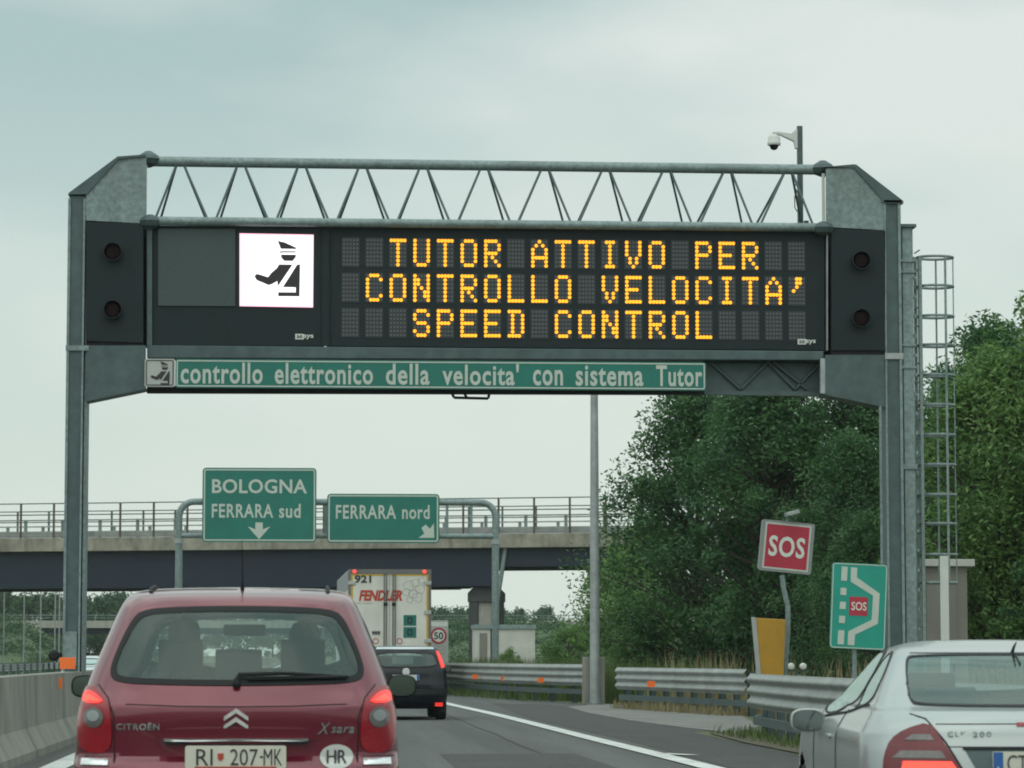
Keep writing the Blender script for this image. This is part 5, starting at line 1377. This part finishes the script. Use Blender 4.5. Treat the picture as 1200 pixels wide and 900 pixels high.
for sg_ in (-1, 1):
    x0, x1 = (-hw+.085, -.012) if sg_ < 0 else (.012, hw-.085)
    d = obj('rear_door', MB().box(x0, x1, .01, .058, zb+.125, H-.155), M['truck_white'], t, bevel=.006)
    xo = -hw+.09 if sg_ < 0 else hw-.15
    obj('yellow_tape', MB().box(xo, xo+.06, .003, .0095, zb+.2, H-.16).box(min(x0,x1)+.067 if sg_ < 0 else x0+.02, x1-.02 if sg_ < 0 else x1-.067, .003, .0095, H-.205, H-.16), M['yellow'], d)
    for xx in ((sg_*.10), (sg_*.17)):
        obj('lock_bar', MB().tube([(xx,-.03,zb+.1),(xx,-.03,H-.12)], .018, 8), M['truck_frame'], d, smooth=True)
    obj('door_handle', MB().box(sg_*.13-.06, sg_*.13+.06, -.06, -.02, H-1.13, H-1.03), M['trim'], d)
    for zz in (H-.42, H-1.33, H-2.2): obj('hinge', MB().box(sg_*(hw-.11)-.11, sg_*(hw-.11)+.11, -.03, .002, zz-.06, zz+.06), M['sign_grey'], d, bevel=.01)
    x, z = u2(415.5 if sg_ < 0 else 497.5, 668.5)
    obj('marker_lamp', MB().lathe([(.055,-.05),(.06,-.01),(.06,0)], (x,-.002,H-.07), 'y', 14), M['tail_hot'], t)
    obj('tail_lamp', MB().box(sg_*(hw-.25)-.2, sg_*(hw-.25)+.2, -.02, .05, zb-.34, zb-.2), M['tail_on'], t, bevel=.01)
def tr(s, u0, u1, v0, v1, m, bold=.03, shear=0.0, yy=-.004):
    p, q_ = u2(u0, v1), u2(u1, v0)
    obj('lettering', shift(text_mb(s, q_[0]-p[0], q_[1]-p[1], bold, shear), ((p[0]+q_[0])/2, yy, (p[1]+q_[1])/2)), M[m], t, fixn=False)
tr('921', 415.5, 435, 674, 683, 'ink', .03)
tr('FENDLER', 420.5, 471.5, 691.5, 704, 'letter_red', .05, .25, .003)
tr('spedition transport', 413, 437, 705.5, 707.5, 'faint', 0)
tr('WWW', 436, 446, 739, 744, 'ink', .05)
for (u0, v0, u1, v1) in ((473,720.5,488,733),(473,734.5,488,747)):
    p, q_ = u2(u0, v1), u2(u1, v0)
    gp_ = obj('green_placard', MB().box(p[0], q_[0], .001, .0095, p[1], q_[1]), M['green'], t)
    m_ = ((u0+u1)/2, (v0+v1)/2); p, q_ = u2(m_[0]-3.2, m_[1]+4), u2(m_[0]+3.2, m_[1]-4)
    obj('placard_mark', frame_mb(p[0], q_[0], p[1], q_[1], .04, .05, -.006, .0005), M['ink'], gp_)
for (u, v) in ((440.5,751),(468.5,751)):
    x, z = u2(u, v); rg = MB(); n = 20
    for r_ in (.095,.07):
        for k in range(n): rg.v.append((x+r_*math.cos(2*math.pi*k/n), .004, z+r_*math.sin(2*math.pi*k/n)))
    rg.f = [(k, (k+1) % n, n+(k+1) % n, n+k) for k in range(n)]
    obj('speed_sticker', rg, M['sos_red'], t)
fl = MB()
random.seed(3)
for (u, v, r_) in ((479,686,.16),(486,683,.13),(492,690,.15),(484,696,.14),(476,694,.12),(489,700,.16),(480,703,.1),(494,680,.1)):
    x, z = u2(u, v); n = 18; o_ = len(fl.v)
    for rr in (r_, r_-.014):
        for k in range(n): fl.v.append((x+rr*math.cos(2*math.pi*k/n), .004, z+rr*(1+.25*math.sin(5*math.pi*k/n))*math.sin(2*math.pi*k/n)))
    fl.f += [(o_+k, o_+(k+1) % n, o_+n+(k+1) % n, o_+n+k) for k in range(n)]
obj('faint_blossom_print', fl, M['faint'], t)
obj('underrun_bumper', MB().box(-hw+.1, hw-.1, .1, .2, .45, .6).box(-.5,-.4,.15,.3,.55,1.0).box(.4,.5,.15,.3,.55,1.0), M['truck_frame'], t)
obj('chassis', MB().box(-.5, .5, .4, 13, .85, zb-.003), M['trim'], t)
for y in (2.4, 3.7, 5.0):
    for sg_ in (-1, 1): wheel(t, sg_*(hw-.2), y, .5, .38)
obj('cab', MB().prism([(-hw+.03,.9),(hw-.03,.9),(hw-.03,3.3),(hw-.3,3.7),(-hw+.3,3.7),(-hw+.03,3.3)], 13.7, 15.8), M['truck_white'], t, bevel=.06)
obj('cab_windscreen', MB().box(-hw+.2, hw-.2, 15.79, 15.82, 1.9, 2.9), M['trim'], t)
for y in (12.2, 15.0):
    for sg_ in (-1, 1): wheel(t, sg_*(hw-.2), y, .5, .35)

# ------------------------------------------------------------------ pale saloon on the opposite side
c = P(107, 768, 105)
t = thing('pale_car', 'pale silver oncoming saloon peeping over the concrete barrier beyond the gantry leg', 'car', (c.x-.2, 105, 0))
sh = Shell([(.22,.1,4.3,.75,.35,.5),(.4,0,4.4,.84,.4,.6),(.65,.03,4.35,.85,.45,.6),(.82,.3,4.15,.83,.5,.6),(.9,.9,3.7,.78,.5,.5),(1.0,1.15,3.45,.73,.45,.45),(1.12,1.5,3.15,.65,.4,.4),(1.2,1.75,2.9,.55,.35,.35),(1.235,2.0,2.7,.25,.2,.2)])
ws = glazing(t, sh, 'rear', [(-.62,.93),(.62,.93),(.52,1.15),(-.52,1.15)], .03, 'windscreen', 'glass_rear')
obj('body', sh.mesh(.04, 30, 16, 20), M['pale_blue'], t, smooth=True)
for x in (-.74,.74):
    for y in (.8,3.5): wheel(t, x, y, .30, .2)
for sg_ in (-1, 1): obj('headlight', sh.patch('rear', [(sg_*.5,.58),(sg_*.75,.58),(sg_*.75,.68),(sg_*.5,.68)], .01, 3), M['cam_white'], t)
# ================================================================== TREES AND GRASS
def leaf_quad(mb, c, s, rnd):
    d = Vector((rnd.gauss(0,1), rnd.gauss(0,1), rnd.gauss(0,.7))).normalized()
    e = d.cross(Vector((rnd.gauss(0,1), rnd.gauss(0,1), rnd.gauss(0,1)))).normalized()
    l, w = s*(.7+.6*rnd.random()), s*(.28+.2*rnd.random())
    o = len(mb.v)
    mb.v += [c-d*l*.5, c+e*w*.5+d*l*.05, c+d*l*.5, c-e*w*.5+d*l*.05]
    mb.f.append((o, o+1, o+2, o+3))
def tree_meshes(seed, h, r, base, nclump, per, leaf, shrub=False):
    rnd = random.Random(seed); crown = MB(); wood = MB()
    top = h*.9
    lean = Vector((rnd.uniform(-.3,.3), rnd.uniform(-.3,.3), 0))
    n = 7; tr_ = [Vector((0,0,0))+lean*(k/n)**2+Vector((rnd.uniform(-.05,.05), rnd.uniform(-.05,.05), top*k/n)) for k in range(n+1)]
    wood.tube(tr_, [.17*h/8*(1-k/n)**.8+.02 for k in range(n+1)], 8)
    for i in range(nclump):
        t_ = (i+.5)/nclump; z = base+(h-base)*(rnd.random()**.85)
        f = (z-base)/(h-base)
        # egg outline: wide low, rounded top
        rr = r*(max(.0, math.sin(math.pi*min(1, .18+f*.82)))**.65)*(.75+.5*rnd.random())
        a = rnd.random()*2*math.pi; q_ = rr*(rnd.random()**.35)
        c = Vector((math.cos(a)*q_, math.sin(a)*q_, z))+lean*(z/h)**2
        cr = (.34+.38*rnd.random())*r/2.4
        if rnd.random() < .14: c += Vector((math.cos(a), math.sin(a), .5))*.45*r/2.4; cr *= .6
        k = max(1, min(n-1, int((z-.8)/top*n))); s0 = tr_[k]
        wood.tube([s0, (s0+c)*.5+Vector((0,0,-.15+.3*rnd.random())), c], [.045*h/8,.03*h/8,.012], 5)
        for _ in range(per):
            v = Vector((rnd.gauss(0,1), rnd.gauss(0,1), rnd.gauss(0,.8)))
            v = v.normalized()*(rnd.random()**.45)*cr*1.35
            leaf_quad(crown, c+v, leaf, rnd)
    return crown, wood
def mesh_of(name, mb, m, smooth=False):
    me = bpy.data.meshes.new(name); me.from_pydata([tuple(v) for v in mb.v], [], mb.f); me.materials.append(m)
    return me
kinds = {}
for key, args, m in (('a', (1,8.6,2.6,.2,150,230,.165), 'leaf_dark'), ('b', (2,9.0,2.5,.2,150,230,.165), 'leaf_dark'), ('c', (3,8.8,2.4,.3,135,220,.16), 'leaf_mid'),
                     ('s', (4,4.2,1.7,.05,60,130,.16), 'leaf_mid'), ('f', (5,8,3.2,.6,60,60,.5), 'leaf_far')):
    cr, wd = tree_meshes(*args); kinds[key] = (mesh_of('crown', cr, M[m]), mesh_of('trunk', wd, M['bark']))
def tree(key, x, y, rz, s, label, group, name='leafy_tree', cat='tree', sz=1.0):
    t = thing(name, label, cat, (x, y, 0), (0, 0, R(rz)), group); t.scale = (s, s, s*sz)
    c, w = kinds[key]; link('crown', c, t); link('trunk', w, t)
    return t
GRP = 'dense dark trees right of the motorway'
tree('a', 11.35, 87, 20, 1.0, 'dark leafy tree behind the tall white pole, leftmost of the tall right-hand trees', GRP)
tree('b', 12.9, 83, 100, 1.0, 'dark leafy tree standing behind the red SOS sign', GRP)
tree('a', 15.2, 84, 200, 1.0, 'dark leafy tree directly behind the right gantry leg', GRP)
tree('b', 13.4, 91, 290, 1.02, 'dark leafy tree filling the gap behind the two leftmost tall trees', GRP)
tree('a', 17.4, 80, 310, .95, 'dark leafy tree behind the caged ladder', GRP)
tree('b', 14.0, 77, 150, .70, 'lower dark leafy tree behind the ochre column', GRP, sz=1.05)
tree('c', 15.3, 67, 70, .88, 'brighter green tree right behind the equipment shelter roof', GRP)
tree('c', 17.0, 65.5, 190, 1.07, 'tall bright green tree beside the right picture edge', GRP)
tree('c', 18.3, 67.5, 330, 1.2, 'outermost green tree, mostly beyond the right picture edge', GRP)
tree('b', 16.9, 73, 120, 1.0, 'dark tall tree between the caged ladder and the bright trees', GRP)
tree('b', 16.2, 61, 40, .62, 'low dark tree right of the equipment shelter', GRP, sz=.9)
tree('a', 13.2, 71, 5, .5, 'short dark tree behind the green lay-by sign', GRP)
GS = 'green shrubs below the bridge end'
for (x, y, rz, s, sz, lab) in ((10.0,94,10,.9,.9,'tall green shrub left of the white pole reaching up to the bridge'),(8.75,102,80,.62,.8,'mid green shrub between the white pole and the pale cabin'),
                           (9.6,88,140,.6,.9,'round green shrub tucked behind the pole foundation'),(7.3,109,200,.34,1.0,'small pale shrub in front of the pale cabin'),(11.2,105,260,1.1,1.0,'largest shrub under the right bridge span'),
                           (13.3,118,30,1.5,1.0,'big shrub behind the pole at the bridge end')):
    tree('s', x, y, rz, s, lab, GS, 'green_shrub', 'shrub', sz)
# distant rows
def pxtree(u, vtop, Y, rz, label, group):
    p = P(u, vtop, Y); s = p.z/8.0
    tree('f', p.x, Y, rz, s, label, group, 'distant_tree')
random.seed(11)
LF = 'trees in the far row left of the motorway'
for i, (u, v) in enumerate(((-14,706),(3,697),(20,704),(36,701),(52,703),(66,702),(88,704),(101,705),(117,705),(131,701),(140,699),(150,703),(165,703))):
    pxtree(u, v+random.uniform(-1,1.5), 385+random.uniform(-15,15), random.random()*360, 'bushy green tree in the far row seen under the left span of the bridge', LF)
for i, (u, v) in enumerate(((180,712),(205,714),(235,713),(262,715),(290,713),(320,714),(350,715),(380,714),(402,715),(428,714),(446,713),(466,716),(484,715),(505,716),(520,715.5),(538,717),(552,717),(585,717),(610,718),(640,716))):
    pxtree(u, v+random.uniform(-1,1), 520+random.uniform(-30,30), random.random()*360, 'tiny hazy tree in the far row behind the truck and bridge pier', 'hazy trees in the farthest row')

def blades(n, place, hmin, hmax, w, rnd, bend=.25):
    mb = MB()
    for _ in range(n):
        x, y, z, hs = place(rnd); a = rnd.random()*6.283; h = hs*rnd.uniform(hmin, hmax); b = h*bend*rnd.uniform(.2,1.4)
        dx, dy = math.cos(a)*w*.5, math.sin(a)*w*.5; bx, by = -math.sin(a)*b*rnd.choice((-1,1)), math.cos(a)*b
        o = len(mb.v)
        mb.v += [(x-dx,y-dy,z),(x+dx,y+dy,z),(x+bx*.35+dx*.7,y+by*.35+dy*.7,z+h*.6),(x+bx*.35-dx*.7,y+by*.35-dy*.7,z+h*.6),(x+bx,y+by,z+h)]
        mb.f += [(o,o+1,o+2,o+3),(o+3,o+2,o+4)]
    return mb
rnd = random.Random(5)
def stuff(name, mb, m): return tag(obj(name, mb, M[m], fixn=False), kind='stuff')
# tall green grass round the pole and behind the far guardrail
def pl1(r):
    y = r.uniform(74,112); x0 = 7.9+max(0,(79-y))*.35 if y < 80 else (7.9-(y-80)*.13 if y < 100 else 5.3); x = x0+abs(r.gauss(0,1.6))
    return x, y, 0, 1
stuff('tall_green_grass', blades(9000, pl1, .4, 1.25, .035, rnd), 'grass')
def pl2(r):
    t_ = r.random(); x = 7.9+1.5*(1-t_)+r.uniform(.3,1.6); y = 72.5-10*(1-t_)*1.0+r.uniform(-.5,2.5)
    k = mnoise.noise(Vector((x*.9, y*.9, 4)))
    return x, y, 0, (1.1 if k > .08 else .45)
stuff('dry_grass', blades(1300, pl2, .35, 1.35, .028, rnd), 'drygrass')
def pl3(r):
    x, y = r.uniform(9.0,12.5), r.uniform(46,60)
    return x, y, 0, (1.15 if mnoise.noise(Vector((x*.8, y*.8, 9))) > .1 else .5)
stuff('dry_grass_tufts', blades(3200, pl3, .3, 1.15, .024, rnd), 'drygrass')
def pl4(r):
    y = r.uniform(20,49.6); return 6.5+abs(r.gauss(0,.6))+(.25 if r.random()<.5 else 0), y, .012, (1 if mnoise.noise(Vector((y*.7, 3, 1))) > -.05 else .35)
stuff('verge_grass', blades(4200, pl4, .03, .18, .02, rnd, .5), 'grass')
def pl5(r): return r.uniform(7.0,9.2), r.uniform(60,79), 0, 1
def pl5(r):
    t_ = r.random(); return 7.55+1.4*(1-t_)+r.uniform(-.35,.25), 72.5-9.5*(1-t_), .01, 1
stuff('rail_foot_grass', blades(900, pl5, .05, .25, .025, rnd, .4), 'drygrass')
def pl6(r):
    y = r.uniform(84,112); x0 = 6.6-(y-83)*.13 if y < 98 else 4.7
    return x0+r.uniform(-.35,.9), y, 0, 1
stuff('guardrail_grass', blades(1600, pl6, .06, .3, .03, rnd, .4), 'grass')
# rough vegetation on the two embankments
def onridge(x0, x1, y0, y1, hf):
    def f(r):
        x, y = r.uniform(x0, x1), r.uniform(y0, y1); return x, y, hf(x, y)-.05, 1
    return f
lh = lambda x, y: max(-.1, -.1+4.1*sm(min(1, (y-205)/57*1.6))*(min(1, max(.0, (-17-x)/6))*.92+.08))
rh = lambda x, y: -.1+3.7*sm(min(1, (y-205)/57*1.5))*min(1, max(0, (x-5)/3))
def weeds(n, place, s0, s1, per, spread):
    mb = MB()
    for _ in range(n):
        x, y, z, k = place(rnd); sz = rnd.uniform(.5, 1.3)
        for _ in range(per): leaf_quad(mb, Vector((x+rnd.gauss(0, spread)*sz, y+rnd.gauss(0, spread)*sz, z+abs(rnd.gauss(0, spread*.7))*sz)), rnd.uniform(s0, s1), rnd)
    return mb
stuff('left_slope_weeds', weeds(700, onridge(-36,-9,203,250,lh), .18, .34, 60, .42), 'leaf_far')
stuff('right_slope_weeds', weeds(330, onridge(5,20,203,245,rh), .18, .34, 60, .45), 'leaf_far')

def lowgreen(r): return r.uniform(8.6, 13.5), r.uniform(58, 80), 0, 1
def lg2(r):
    while True:
        x, y, z, k = lowgreen(r)
        if x > 7.9+1.5*max(0, min(1, (72.8-y)/10))+.9: return x, y, z, k
stuff('low_green_undergrowth', weeds(130, lg2, .10, .2, 70, .32), 'leaf_mid')

# ================================================================== HAZE
hz = MB().box(-190, 190, -12, 680, -1, 30)
ho = obj('haze', hz, bpy.data.materials.new('haze_air'))
m = ho.data.materials[0]; m.use_nodes = True; m.node_tree.nodes.clear()
pv = m.node_tree.nodes.new('ShaderNodeVolumePrincipled'); om = m.node_tree.nodes.new('ShaderNodeOutputMaterial')
pv.inputs['Color'].default_value = (.80,.90,.86,1); pv.inputs['Density'].default_value = .00014; pv.inputs['Anisotropy'].default_value = .2
m.node_tree.links.new(pv.outputs[0], om.inputs['Volume'])
tag(ho, kind='stuff')
